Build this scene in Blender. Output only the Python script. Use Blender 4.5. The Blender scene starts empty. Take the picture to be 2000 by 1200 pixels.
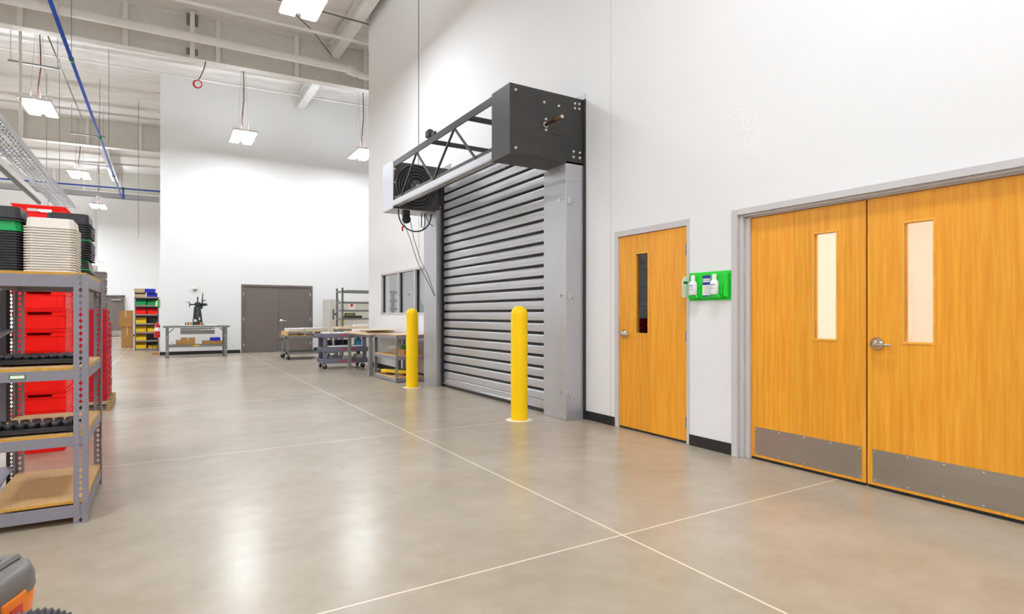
import bpy, bmesh, math, random
from mathutils import Vector, Matrix
random.seed(7)
C = bpy.context.scene.collection
PI = math.pi

# ------------------------------------------------------------------ camera, world, exposure
cam_data = bpy.data.cameras.new('camera')
cam_data.sensor_width = 36.0
cam_data.lens = 36.0 * 1130.0 / 2000.0
cam_data.shift_y = 14.0 / 2000.0
cam_data.clip_start = 0.05
cam_data.clip_end = 200
camera = bpy.data.objects.new('camera', cam_data)
C.objects.link(camera)
camera.location = (0, 0, 1.28)
camera.rotation_euler = (PI / 2, 0, -math.radians(31.1127))
bpy.context.scene.camera = camera

world = bpy.data.worlds.new('world')
bpy.context.scene.world = world
world.use_nodes = True
world.node_tree.nodes['Background'].inputs[0].default_value = (0.9, 0.95, 1, 1)
world.node_tree.nodes['Background'].inputs[1].default_value = 0.05

vs = bpy.context.scene.view_settings
bpy.context.scene.display_settings.display_device = 'sRGB'
vs.view_transform = 'Standard'
vs.look = 'None'
vs.gamma = 1
vs.exposure = -0.04
vs.use_curve_mapping = False
bpy.context.scene.cycles.max_bounces = 10
bpy.context.scene.cycles.diffuse_bounces = 7
bpy.context.scene.cycles.sample_clamp_indirect = 6

PANEL_POWER = 80.0      # emission of the high-bay panels
GRID_X = (-11.9, -7.3, -2.68, 2.03, 5.6)
GRID_Y = (-6.8, 1.6, 9.97, 18.75, 27.0, 34.4)

# ------------------------------------------------------------------ materials
def lin(h):
    h = h.lstrip('#')
    o = []
    for i in (0, 2, 4):
        v = int(h[i:i + 2], 16) / 255.0
        o.append(v / 12.92 if v <= 0.04045 else ((v + 0.055) / 1.055) ** 2.4)
    return (o[0], o[1], o[2], 1.0)

def mat(name, col, rough=0.5, metal=0.0, var=0.0, vs=6.0, bump=0.0, bs=60.0, coat=0.0, stretch=None, emit=0.0,
        emit_col=None, trans=0.0, ior=1.45, rvar=0.0, spec=0.5):
    m = bpy.data.materials.new(name)
    m.use_nodes = True
    nt = m.node_tree
    N, L = nt.nodes, nt.links
    b = N['Principled BSDF']
    c = lin(col)
    b.inputs['Base Color'].default_value = c
    b.inputs['Roughness'].default_value = rough
    b.inputs['Metallic'].default_value = metal
    b.inputs['IOR'].default_value = ior
    b.inputs['Specular IOR Level'].default_value = spec
    if coat:
        b.inputs['Coat Weight'].default_value = coat
        b.inputs['Coat Roughness'].default_value = 0.12
    if trans:
        b.inputs['Transmission Weight'].default_value = trans
    if emit:
        b.inputs['Emission Color'].default_value = emit_col if isinstance(emit_col, tuple) else lin(emit_col or col)
        b.inputs['Emission Strength'].default_value = emit
    if var or bump or rvar:
        tc = N.new('ShaderNodeTexCoord')
        mp = N.new('ShaderNodeMapping')
        L.new(tc.outputs['Object'], mp.inputs['Vector'])
        if stretch:
            mp.inputs['Scale'].default_value = stretch
    if var or rvar:
        n = N.new('ShaderNodeTexNoise')
        n.inputs['Scale'].default_value = vs
        n.inputs['Detail'].default_value = 5
        L.new(mp.outputs['Vector'], n.inputs['Vector'])
    if var:
        r = N.new('ShaderNodeMapRange')
        r.inputs['From Min'].default_value = 0.3
        r.inputs['From Max'].default_value = 0.7
        r.inputs['To Min'].default_value = 1.0 - var
        r.inputs['To Max'].default_value = 1.0 + var * 0.6
        L.new(n.outputs['Fac'], r.inputs['Value'])
        mx = N.new('ShaderNodeVectorMath')
        mx.operation = 'SCALE'
        mx.inputs[0].default_value = c[:3]
        L.new(r.outputs['Result'], mx.inputs['Scale'])
        L.new(mx.outputs['Vector'], b.inputs['Base Color'])
    if rvar:
        r2 = N.new('ShaderNodeMapRange')
        r2.inputs['From Min'].default_value = 0.3
        r2.inputs['From Max'].default_value = 0.7
        r2.inputs['To Min'].default_value = max(0.02, rough - rvar)
        r2.inputs['To Max'].default_value = rough + rvar
        L.new(n.outputs['Fac'], r2.inputs['Value'])
        L.new(r2.outputs['Result'], b.inputs['Roughness'])
    if bump:
        n2 = N.new('ShaderNodeTexNoise')
        n2.inputs['Scale'].default_value = bs
        n2.inputs['Detail'].default_value = 4
        L.new(mp.outputs['Vector'], n2.inputs['Vector'])
        bp = N.new('ShaderNodeBump')
        bp.inputs['Strength'].default_value = bump
        bp.inputs['Distance'].default_value = 0.01
        L.new(n2.outputs['Fac'], bp.inputs['Height'])
        L.new(bp.outputs['Normal'], b.inputs['Normal'])
    return m

def line_mask(nt, axis_out, centre, half, period=None):
    """1 where |x - centre| < half (or the distance to the nearest multiple of the period)."""
    N, L = nt.nodes, nt.links
    s = N.new('ShaderNodeMath'); s.operation = 'SUBTRACT'
    L.new(axis_out, s.inputs[0]); s.inputs[1].default_value = centre
    out = s.outputs[0]
    if period:
        pp = N.new('ShaderNodeMath'); pp.operation = 'PINGPONG'
        L.new(out, pp.inputs[0]); pp.inputs[1].default_value = period / 2
        ab = N.new('ShaderNodeMath'); ab.operation = 'ABSOLUTE'
        L.new(pp.outputs[0], ab.inputs[0])
    else:
        ab = N.new('ShaderNodeMath'); ab.operation = 'ABSOLUTE'
        L.new(out, ab.inputs[0])
    lt = N.new('ShaderNodeMath'); lt.operation = 'LESS_THAN'
    L.new(ab.outputs[0], lt.inputs[0]); lt.inputs[1].default_value = half
    return lt.outputs[0]

def floor_material():
    m = bpy.data.materials.new('polished_concrete')
    m.use_nodes = True
    nt = m.node_tree
    N, L = nt.nodes, nt.links
    b = N['Principled BSDF']
    g = N.new('ShaderNodeNewGeometry')
    sep = N.new('ShaderNodeSeparateXYZ')
    L.new(g.outputs['Position'], sep.inputs[0])
    def noise(scale, detail, rough=0.55):
        n = N.new('ShaderNodeTexNoise')
        n.inputs['Scale'].default_value = scale
        n.inputs['Detail'].default_value = detail
        n.inputs['Roughness'].default_value = rough
        L.new(g.outputs['Position'], n.inputs['Vector'])
        return n.outputs['Fac']
    n1 = noise(0.7, 8, 0.65)
    n2 = noise(5.0, 10, 0.7)
    n3 = noise(34.0, 4, 0.6)
    r1 = N.new('ShaderNodeValToRGB')
    r1.color_ramp.elements[0].position = 0.32
    r1.color_ramp.elements[0].color = lin('#a0937f')
    r1.color_ramp.elements[1].position = 0.72
    r1.color_ramp.elements[1].color = lin('#b7ab9a')
    L.new(n1, r1.inputs[0])
    r2 = N.new('ShaderNodeMapRange')
    r2.inputs['From Min'].default_value = 0.1
    r2.inputs['From Max'].default_value = 0.9
    r2.inputs['To Min'].default_value = 0.86
    r2.inputs['To Max'].default_value = 1.12
    L.new(n2, r2.inputs['Value'])
    sc = N.new('ShaderNodeVectorMath'); sc.operation = 'SCALE'
    L.new(r1.outputs[0], sc.inputs[0]); L.new(r2.outputs[0], sc.inputs['Scale'])
    # small darker pits
    pit = N.new('ShaderNodeMapRange')
    pit.inputs['From Min'].default_value = 0.22
    pit.inputs['From Max'].default_value = 0.33
    pit.inputs['To Min'].default_value = 0.72
    pit.inputs['To Max'].default_value = 1.0
    L.new(n3, pit.inputs['Value'])
    sc2 = N.new('ShaderNodeVectorMath'); sc2.operation = 'SCALE'
    L.new(sc.outputs[0], sc2.inputs[0]); L.new(pit.outputs[0], sc2.inputs['Scale'])
    # pale saw-cut joints
    ax = line_mask(nt, sep.outputs['X'], 2.28, 0.0065, 3.37)
    ay = line_mask(nt, sep.outputs['Y'], 2.54, 0.0055, 3.37)
    mx = N.new('ShaderNodeMath'); mx.operation = 'MAXIMUM'
    L.new(ax, mx.inputs[0]); L.new(ay, mx.inputs[1])
    mix = N.new('ShaderNodeMix'); mix.data_type = 'RGBA'
    mix.inputs['B'].default_value = lin('#e0d4bd')
    L.new(mx.outputs[0], mix.inputs['Factor'])
    L.new(sc2.outputs[0], mix.inputs['A'])
    L.new(mix.outputs['Result'], b.inputs['Base Color'])
    rr = N.new('ShaderNodeMapRange')
    rr.inputs['From Min'].default_value = 0.0
    rr.inputs['From Max'].default_value = 1.0
    rr.inputs['To Min'].default_value = 0.235
    rr.inputs['To Max'].default_value = 0.27
    L.new(n2, rr.inputs['Value'])
    L.new(rr.outputs[0], b.inputs['Roughness'])
    b.inputs['Specular IOR Level'].default_value = 0.55
    bp = N.new('ShaderNodeBump')
    bp.inputs['Strength'].default_value = 0.03
    bp.inputs['Distance'].default_value = 0.004
    L.new(n2, bp.inputs['Height'])
    L.new(bp.outputs['Normal'], b.inputs['Normal'])
    return m

def wall_material(name, col, joints=()):
    m = bpy.data.materials.new(name)
    m.use_nodes = True
    nt = m.node_tree
    N, L = nt.nodes, nt.links
    b = N['Principled BSDF']
    b.inputs['Roughness'].default_value = 0.72
    g = N.new('ShaderNodeNewGeometry')
    sep = N.new('ShaderNodeSeparateXYZ')
    L.new(g.outputs['Position'], sep.inputs[0])
    n = N.new('ShaderNodeTexNoise')
    n.inputs['Scale'].default_value = 0.6
    n.inputs['Detail'].default_value = 3
    L.new(g.outputs['Position'], n.inputs['Vector'])
    r = N.new('ShaderNodeMapRange')
    r.inputs['To Min'].default_value = 0.97
    r.inputs['To Max'].default_value = 1.02
    L.new(n.outputs['Fac'], r.inputs['Value'])
    sc = N.new('ShaderNodeVectorMath'); sc.operation = 'SCALE'
    sc.inputs[0].default_value = lin(col)[:3]
    L.new(r.outputs[0], sc.inputs['Scale'])
    out = sc.outputs[0]
    for (cy, half, jc) in joints:
        k = line_mask(nt, sep.outputs['Y'], cy, half)
        mix = N.new('ShaderNodeMix'); mix.data_type = 'RGBA'
        mix.inputs['B'].default_value = lin(jc)
        L.new(k, mix.inputs['Factor']); L.new(out, mix.inputs['A'])
        out = mix.outputs['Result']
    L.new(out, b.inputs['Base Color'])
    n2 = N.new('ShaderNodeTexNoise')
    n2.inputs['Scale'].default_value = 160
    L.new(g.outputs['Position'], n2.inputs['Vector'])
    bp = N.new('ShaderNodeBump')
    bp.inputs['Strength'].default_value = 0.08
    bp.inputs['Distance'].default_value = 0.002
    L.new(n2.outputs['Fac'], bp.inputs['Height'])
    L.new(bp.outputs['Normal'], b.inputs['Normal'])
    return m

def door_wood():
    m = bpy.data.materials.new('maple_veneer')
    m.use_nodes = True
    nt = m.node_tree
    N, L = nt.nodes, nt.links
    b = N['Principled BSDF']
    g = N.new('ShaderNodeNewGeometry')
    mp = N.new('ShaderNodeMapping')
    mp.inputs['Scale'].default_value = (1, 14, 0.7)
    L.new(g.outputs['Position'], mp.inputs['Vector'])
    n = N.new('ShaderNodeTexNoise')
    n.inputs['Scale'].default_value = 3.0
    n.inputs['Detail'].default_value = 8
    n.inputs['Distortion'].default_value = 0.3
    L.new(mp.outputs[0], n.inputs['Vector'])
    r = N.new('ShaderNodeValToRGB')
    r.color_ramp.elements[0].position = 0.3
    r.color_ramp.elements[0].color = lin('#de8f1c')
    r.color_ramp.elements[1].position = 0.7
    r.color_ramp.elements[1].color = lin('#eba833')
    L.new(n.outputs['Fac'], r.inputs[0])
    # veneer leaves, each a little different
    mp2 = N.new('ShaderNodeMapping')
    mp2.inputs['Scale'].default_value = (0, 7.3, 0)
    L.new(g.outputs['Position'], mp2.inputs['Vector'])
    v = N.new('ShaderNodeTexVoronoi')
    v.inputs['Scale'].default_value = 1.0
    L.new(mp2.outputs[0], v.inputs['Vector'])
    sep = N.new('ShaderNodeSeparateColor')
    L.new(v.outputs['Color'], sep.inputs[0])
    r2 = N.new('ShaderNodeMapRange')
    r2.inputs['To Min'].default_value = 0.93
    r2.inputs['To Max'].default_value = 1.05
    L.new(sep.outputs[0], r2.inputs['Value'])
    mp3 = N.new('ShaderNodeMapping')
    mp3.inputs['Scale'].default_value = (1, 60, 2.2)
    L.new(g.outputs['Position'], mp3.inputs['Vector'])
    n3 = N.new('ShaderNodeTexNoise')
    n3.inputs['Scale'].default_value = 4.0
    n3.inputs['Detail'].default_value = 5
    L.new(mp3.outputs[0], n3.inputs['Vector'])
    r3 = N.new('ShaderNodeMapRange')
    r3.inputs['From Min'].default_value = 0.3
    r3.inputs['From Max'].default_value = 0.7
    r3.inputs['To Min'].default_value = 0.965
    r3.inputs['To Max'].default_value = 1.03
    L.new(n3.outputs['Fac'], r3.inputs['Value'])
    mm = N.new('ShaderNodeMath'); mm.operation = 'MULTIPLY'
    L.new(r2.outputs[0], mm.inputs[0]); L.new(r3.outputs[0], mm.inputs[1])
    sc = N.new('ShaderNodeVectorMath'); sc.operation = 'SCALE'
    L.new(r.outputs[0], sc.inputs[0]); L.new(mm.outputs[0], sc.inputs['Scale'])
    L.new(sc.outputs[0], b.inputs['Base Color'])
    b.inputs['Roughness'].default_value = 0.38
    b.inputs['Coat Weight'].default_value = 0.05
    b.inputs['Specular IOR Level'].default_value = 0.35
    b.inputs['Coat Roughness'].default_value = 0.3
    return m

def ceiling_material():
    m = bpy.data.materials.new('white_roof_insulation')
    m.use_nodes = True
    nt = m.node_tree
    N, L = nt.nodes, nt.links
    b = N['Principled BSDF']
    b.inputs['Roughness'].default_value = 0.55
    g = N.new('ShaderNodeNewGeometry')
    mp = N.new('ShaderNodeMapping')
    mp.inputs['Scale'].default_value = (0.5, 1.6, 1)
    L.new(g.outputs['Position'], mp.inputs['Vector'])
    n = N.new('ShaderNodeTexNoise')
    n.inputs['Scale'].default_value = 1.6
    n.inputs['Detail'].default_value = 6
    n.inputs['Distortion'].default_value = 0.8
    L.new(mp.outputs[0], n.inputs['Vector'])
    r = N.new('ShaderNodeValToRGB')
    r.color_ramp.elements[0].position = 0.3
    r.color_ramp.elements[0].color = lin('#dedad6')
    r.color_ramp.elements[1].position = 0.7
    r.color_ramp.elements[1].color = lin('#efebe8')
    L.new(n.outputs['Fac'], r.inputs[0])
    L.new(r.outputs[0], b.inputs['Base Color'])
    bp = N.new('ShaderNodeBump')
    bp.inputs['Strength'].default_value = 0.5
    bp.inputs['Distance'].default_value = 0.12
    L.new(n.outputs['Fac'], bp.inputs['Height'])
    L.new(bp.outputs['Normal'], b.inputs['Normal'])
    return m

M_FLOOR = floor_material()
M_WALL_R = wall_material('white_wall_panel', '#e9e8e7', ((5.12, 0.006, '#cfcbc6'), (10.96, 0.012, '#a9a7a3')))
M_WALL = wall_material('white_wall_paint', '#e9e8e7')
M_CREAM = wall_material('cream_wall_paint', '#efe7dc')
M_GREYWALL = wall_material('grey_wall_paint', '#c3c8cb')
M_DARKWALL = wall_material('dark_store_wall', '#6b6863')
M_CEIL = ceiling_material()
M_STEELW = mat('white_painted_steel', '#e4e1dc', 0.5, var=0.03)
M_WEB = mat('grey_primed_web', '#d6d3cc', 0.6, var=0.04)
M_WOOD = door_wood()
M_TRIMWOOD = mat('maple_bead', '#e6a83c', 0.4, var=0.08, vs=12)
M_FRAME = mat('grey_door_frame', '#c6c2c1', 0.36)
M_DARKDOOR = mat('grey_brown_door_paint', '#6e645f', 0.45, var=0.04)
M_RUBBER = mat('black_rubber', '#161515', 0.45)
M_BASE = mat('black_baseboard', '#1e1c1b', 0.5, var=0.1, vs=20)
M_GLASS = mat('clear_glass', '#ffffff', 0.0, trans=1.0, ior=1.45)
M_STAIN = mat('brushed_stainless', '#b3aca4', 0.22, 1.0, var=0.06, vs=3, stretch=(1, 1, 40))
M_CHROME = mat('satin_chrome', '#c9c6c4', 0.16, 1.0)
M_GALV = mat('galvanized_sheet', '#bbbbbf', 0.36, 0.55, var=0.025, vs=1.5)
M_GALVSIDE = mat('galvanized_flashing', '#9a9a98', 0.42, 0.5, var=0.03, vs=1.5)
M_SLAT = mat('anodized_aluminium_slat', '#bdbcbf', 0.36, 0.6, var=0.03, vs=4, stretch=(1, 0.4, 3))
M_BLKSTEEL = mat('black_coated_steel', '#3c3a38', 0.42, 0.35, var=0.12, vs=5)
M_BLKDISC = mat('dark_cast_plastic', '#4a4744', 0.34, 0.2)
M_LEAFGAP = mat('dark_leaf_gap', '#3a1d08', 0.6)  # shade colour for the gap between the double door leaves
M_GAP = mat('black_slat_seal', '#0b0b0b', 0.6)
M_COPPER = mat('brown_oiled_shaft', '#6a4733', 0.35, 0.8)
M_BOLT = mat('zinc_bolt', '#dddcda', 0.3, 0.9)
M_YEL = mat('yellow_bollard_sleeve', '#ffd000', 0.42, spec=0.35)
M_GROUT = mat('white_grout', '#e6ded2', 0.7, var=0.1)
M_RACK = mat('grey_rack_paint', '#86828b', 0.45, var=0.05)
M_RACKD = mat('dark_rack_paint', '#3a393c', 0.45)
M_PARTI = mat('particle_board', '#cfa873', 0.7, var=0.16, vs=60, bump=0.2, bs=200)
M_EDGE = mat('particle_board_edge', '#c8963c', 0.7, var=0.25, vs=120)
M_RED = mat('bright_red_plastic', '#ff1a10', 0.4, var=0.04, spec=0.3)
M_CRIM = mat('crimson_plastic', '#c21426', 0.38, var=0.05)
M_BLKP = mat('black_plastic', '#2c2b2e', 0.38)
M_GRN = mat('green_plastic', '#009a50', 0.38)
M_WHTP = mat('ivory_plastic', '#e6dfd4', 0.42)
M_GRYP = mat('grey_plastic', '#8e8c8a', 0.45)
M_BLUE = mat('blue_plastic', '#2530c8', 0.4)
M_YELP = mat('yellow_plastic', '#f2c810', 0.4)
M_TAN = mat('tan_plastic', '#cbb48c', 0.5)
M_CARD = mat('brown_cardboard', '#b98a50', 0.8, var=0.08, vs=9)
M_PINE = mat('pine_wood', '#d9b36c', 0.7, var=0.15, vs=10, stretch=(1, 8, 8))
M_OLDPINE = mat('weathered_pine', '#ab8f63', 0.75, var=0.18, vs=10, stretch=(1, 8, 8))
M_BENCHTOP = mat('maple_bench_top', '#e8cda6', 0.5, var=0.1, vs=8, stretch=(8, 1, 1))
M_BENCH = mat('grey_bench_paint', '#7d7c79', 0.45)
M_CART = mat('blue_grey_cart_plastic', '#6f6f80', 0.5)
M_REDINK = mat('red_ink', '#d8142a', 0.5)
M_PAPER = mat('white_paper', '#efece6', 0.7)
M_PRESS = mat('dark_green_cast_iron', '#26332f', 0.4, 0.2)
M_MACH = mat('dark_machined_steel', '#55565a', 0.35, 0.7)
M_ORANGE = mat('orange_plastic', '#ee7a0c', 0.35)
M_VACG = mat('vacuum_grey_plastic', '#6b6764', 0.42, var=0.06)
M_PIPEB = mat('blue_air_pipe', '#1f4fb8', 0.35)
M_PIPEG = mat('green_fitting', '#1b7f3a', 0.4)
M_CABLE = mat('red_brown_cable', '#5b2e28', 0.6)
M_WIRE = mat('steel_wire', '#8c8a87', 0.4, 0.8)
M_CONDUIT = mat('grey_conduit', '#77756f', 0.45, 0.4)
M_EYEG = mat('eyewash_green', '#12c92e', 0.35)
M_NAVY = mat('navy_ink', '#1d2a8c', 0.5)
M_BOTTLE = mat('translucent_white_bottle', '#eef0ee', 0.4)
M_PCYL = mat('dark_turned_parts', '#454348', 0.3, 0.5, var=0.1)
M_NICKEL = mat('bright_nickel', '#ece9e4', 0.45, 0.3)
M_PEACH = mat('fixture_housing', '#d9d7d3', 0.5)
LED_TINT = (0.868, 0.928, 1.0, 1.0)
M_LED = mat('led_panel', '#ffffff', 0.5, emit=PANEL_POWER, emit_col=LED_TINT)
M_ADDED_UPGLOW = mat('added_upglow', '#ffffff', 0.5, emit=125.0, emit_col=LED_TINT)  # added upward glow to lift the ceiling
M_LEDROOM = mat('room_lamp_lens', '#ffffff', 0.5, emit=34.0, emit_col=(1.0, 0.95, 0.92, 1))
M_LEDROOMC = mat('cool_room_lamp_lens', '#ffffff', 0.5, emit=26.0, emit_col=(0.9, 0.96, 1, 1))
M_EXT = mat('extinguisher_red', '#c4161a', 0.3, coat=0.4)
M_SCREEN = mat('green_lcd', '#6f8a10', 0.4)
M_BEIGE = mat('beige_cabinet', '#d5cfc4', 0.5)
M_BLUEBOX = mat('light_blue_box', '#4d93b8', 0.5)

# ------------------------------------------------------------------ mesh helper
class MB:
    def __init__(s):
        s.V, s.F, s.I, s.S = [], [], [], []
        s.T = None
    def add(s, vs_, fs, m=0, smooth=False):
        o = len(s.V)
        for v in vs_:
            v = Vector(v)
            if s.T is not None:
                v = s.T @ v
            s.V.append(v[:])
        for f in fs:
            s.F.append([o + i for i in f]); s.I.append(m); s.S.append(smooth)
        return s
    def box(s, x0, x1, y0, y1, z0, z1, m=0, b=0.0):
        if x1 < x0: x0, x1 = x1, x0
        if y1 < y0: y0, y1 = y1, y0
        if z1 < z0: z0, z1 = z1, z0
        b = min(b, (x1 - x0) * .45, (y1 - y0) * .45, (z1 - z0) * .45)
        if b <= 0:
            v = [(x, y, z) for z in (z0, z1) for y in (y0, y1) for x in (x0, x1)]
            return s.add(v, [(0, 2, 3, 1), (4, 5, 7, 6), (0, 1, 5, 4), (2, 6, 7, 3), (0, 4, 6, 2), (1, 3, 7, 5)], m)
        cx, cy, cz = (x0 + x1) / 2, (y0 + y1) / 2, (z0 + z1) / 2
        hx, hy, hz = (x1 - x0) / 2, (y1 - y0) / 2, (z1 - z0) / 2
        v, idx = [], {}
        for sx in (-1, 1):
            for sy in (-1, 1):
                for sz in (-1, 1):
                    for k, p in enumerate(((hx, hy - b, hz - b), (hx - b, hy, hz - b), (hx - b, hy - b, hz))):
                        idx[(sx, sy, sz, k)] = len(v)
                        v.append((cx + sx * p[0], cy + sy * p[1], cz + sz * p[2]))
        f = []
        for a in (-1, 1):
            f.append([idx[(a, -1, -1, 0)], idx[(a, 1, -1, 0)], idx[(a, 1, 1, 0)], idx[(a, -1, 1, 0)]])
            f.append([idx[(-1, a, -1, 1)], idx[(1, a, -1, 1)], idx[(1, a, 1, 1)], idx[(-1, a, 1, 1)]])
            f.append([idx[(-1, -1, a, 2)], idx[(1, -1, a, 2)], idx[(1, 1, a, 2)], idx[(-1, 1, a, 2)]])
        for a in (-1, 1):
            for c in (-1, 1):
                f.append([idx[(a, c, -1, 0)], idx[(a, c, 1, 0)], idx[(a, c, 1, 1)], idx[(a, c, -1, 1)]])
                f.append([idx[(a, -1, c, 0)], idx[(a, 1, c, 0)], idx[(a, 1, c, 2)], idx[(a, -1, c, 2)]])
                f.append([idx[(-1, a, c, 1)], idx[(1, a, c, 1)], idx[(1, a, c, 2)], idx[(-1, a, c, 2)]])
        for sx in (-1, 1):
            for sy in (-1, 1):
                for sz in (-1, 1):
                    f.append([idx[(sx, sy, sz, 0)], idx[(sx, sy, sz, 1)], idx[(sx, sy, sz, 2)]])
        return s.add(v, f, m)
    def cyl(s, p0, p1, r0, r1=None, n=16, m=0, caps=True, smooth=True):
        if r1 is None: r1 = r0
        p0, p1 = Vector(p0), Vector(p1)
        d = (p1 - p0).normalized()
        a = d.orthogonal().normalized(); b = d.cross(a)
        v = []
        for p, r in ((p0, r0), (p1, r1)):
            for i in range(n):
                t = 2 * PI * i / n
                v.append(p + a * math.cos(t) * r + b * math.sin(t) * r)
        s.add(v, [(i, (i + 1) % n, n + (i + 1) % n, n + i) for i in range(n)], m, smooth)
        if caps:
            s.add(v, [list(range(n)), list(range(n, 2 * n))], m, False)
        return s
    def lathe(s, prof, origin=(0, 0, 0), axis=(0, 0, 1), n=24, m=0, smooth=True):
        o = Vector(origin); d = Vector(axis).normalized()
        a = d.orthogonal().normalized(); b = d.cross(a)
        v, f = [], []
        for r, h in prof:
            for i in range(n):
                t = 2 * PI * i / n
                v.append(o + d * h + (a * math.cos(t) + b * math.sin(t)) * max(r, 1e-5))
        for k in range(len(prof) - 1):
            for i in range(n):
                f.append((k * n + i, k * n + (i + 1) % n, (k + 1) * n + (i + 1) % n, (k + 1) * n + i))
        return s.add(v, f, m, smooth)
    def tube(s, pts, r, n=8, m=0, radii=None):
        pts = [Vector(p) for p in pts]
        v, f = [], []
        ref = None
        for k, p in enumerate(pts):
            d = (pts[min(k + 1, len(pts) - 1)] - pts[max(k - 1, 0)]).normalized()
            if ref is None:
                ref = d.orthogonal().normalized()
            ref = (ref - d * ref.dot(d)).normalized()
            b = d.cross(ref)
            rr = radii[k] if radii else r
            for i in range(n):
                t = 2 * PI * i / n
                v.append(p + (ref * math.cos(t) + b * math.sin(t)) * rr)
        for k in range(len(pts) - 1):
            for i in range(n):
                f.append((k * n + i, k * n + (i + 1) % n, (k + 1) * n + (i + 1) % n, (k + 1) * n + i))
        s.add(v, f, m, True)
        s.add(v, [list(range(n)), list(range((len(pts) - 1) * n, len(pts) * n))], m)
        return s
    def bar(s, p0, p1, w, h, m=0, up=(0, 0, 1)):
        p0, p1 = Vector(p0), Vector(p1)
        d = (p1 - p0).normalized(); u = Vector(up)
        side = d.cross(u)
        if side.length < 1e-4: side = d.orthogonal()
        side.normalize(); u = side.cross(d)
        v = [p + side * a * w / 2 + u * c * h / 2 for p in (p0, p1) for a, c in ((-1, -1), (1, -1), (1, 1), (-1, 1))]
        return s.add(v, [(0, 1, 2, 3), (4, 5, 6, 7), (0, 1, 5, 4), (1, 2, 6, 5), (2, 3, 7, 6), (3, 0, 4, 7)], m)
    def prism(s, poly, ax, a, b, m=0, smooth=False):
        """poly in the two axes other than ax (in x,y,z order), extruded along ax from a to b."""
        def P(u, w, t):
            return {'x': (t, u, w), 'y': (u, t, w), 'z': (u, w, t)}[ax]
        n = len(poly)
        v = [P(u, w, a) for u, w in poly] + [P(u, w, b) for u, w in poly]
        s.add(v, [(i, (i + 1) % n, n + (i + 1) % n, n + i) for i in range(n)], m, smooth)
        s.add(v, [list(range(n)), list(range(n, 2 * n))], m)
        return s
    def torus(s, c, axis, R, r, n=32, k=8, m=0):
        c = Vector(c); d = Vector(axis).normalized()
        a = d.orthogonal().normalized(); b = d.cross(a)
        v, f = [], []
        for i in range(n):
            t = 2 * PI * i / n
            e = a * math.cos(t) + b * math.sin(t)
            for j in range(k):
                q = 2 * PI * j / k
                v.append(c + e * (R + r * math.cos(q)) + d * r * math.sin(q))
        for i in range(n):
            for j in range(k):
                f.append((i * k + j, ((i + 1) % n) * k + j, ((i + 1) % n) * k + (j + 1) % k, i * k + (j + 1) % k))
        return s.add(v, f, m, True)
    def mesh(s, name, mats):
        me = bpy.data.meshes.new(name)
        me.from_pydata(s.V, [], s.F)
        for mm in mats: me.materials.append(mm)
        for p, i, sm in zip(me.polygons, s.I, s.S):
            p.material_index = i; p.use_smooth = sm
        bm = bmesh.new(); bm.from_mesh(me)
        bmesh.ops.remove_doubles(bm, verts=bm.verts, dist=1e-6)
        bmesh.ops.recalc_face_normals(bm, faces=bm.faces)
        bm.to_mesh(me); bm.free()
        return me

def mats_(m):
    return list(m) if isinstance(m, (list, tuple)) else [m]

def obj(name, mb, m, parent=None, loc=None, label=None):
    o = bpy.data.objects.new(name, mb.mesh(name, mats_(m)))
    C.objects.link(o)
    if parent is not None: o.parent = parent
    if loc is not None: o.location = loc
    if label: o['label'] = label
    return o

def struct(name, mb, m, parent=None):
    o = obj(name, mb, m, parent)
    if parent is None: o['kind'] = 'structure'
    return o

def tag(o, label, cat, group=None, kind=None):
    o['label'] = label; o['category'] = cat
    if group: o['group'] = group
    if kind: o['kind'] = kind
    return o

def thing(name, label, cat, loc=(0, 0, 0), rz=0.0, group=None):
    o = bpy.data.objects.new(name, None)
    o.empty_display_size = 0.1
    C.objects.link(o)
    o.location = loc; o.rotation_euler = (0, 0, rz)
    return tag(o, label, cat, group)

def dup(root, loc, rz=None, label=None, group=None):
    r = root.copy(); C.objects.link(r); r.location = loc
    if rz is not None: r.rotation_euler = (0, 0, rz)
    if label: r['label'] = label
    if group: r['group'] = group
    for ch in list(root.children):
        c = ch.copy(); C.objects.link(c); c.parent = r
        for g in list(ch.children):
            d = g.copy(); C.objects.link(d); d.parent = c
    return r

def text(name, body, size, m, parent, loc, rot, sx=1.0, extrude=0.0006):
    cu = bpy.data.curves.new(name, 'FONT')
    cu.body = body; cu.size = size; cu.extrude = extrude
    cu.align_x = 'CENTER'; cu.align_y = 'CENTER'
    cu.materials.append(m)
    tmp = bpy.data.objects.new(name + '_curve', cu)
    C.objects.link(tmp)
    bpy.context.view_layer.update()
    me = bpy.data.meshes.new_from_object(tmp.evaluated_get(bpy.context.evaluated_depsgraph_get()))
    bpy.data.objects.remove(tmp)
    o = bpy.data.objects.new(name, me)
    C.objects.link(o); o.parent = parent; o.location = loc; o.rotation_euler = rot; o.scale = (sx, 1, 1)
    return o

# ================================================================== SETTING
W = 4.42
def roof_z(x): return 8.70 + 0.045 * x

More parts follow.
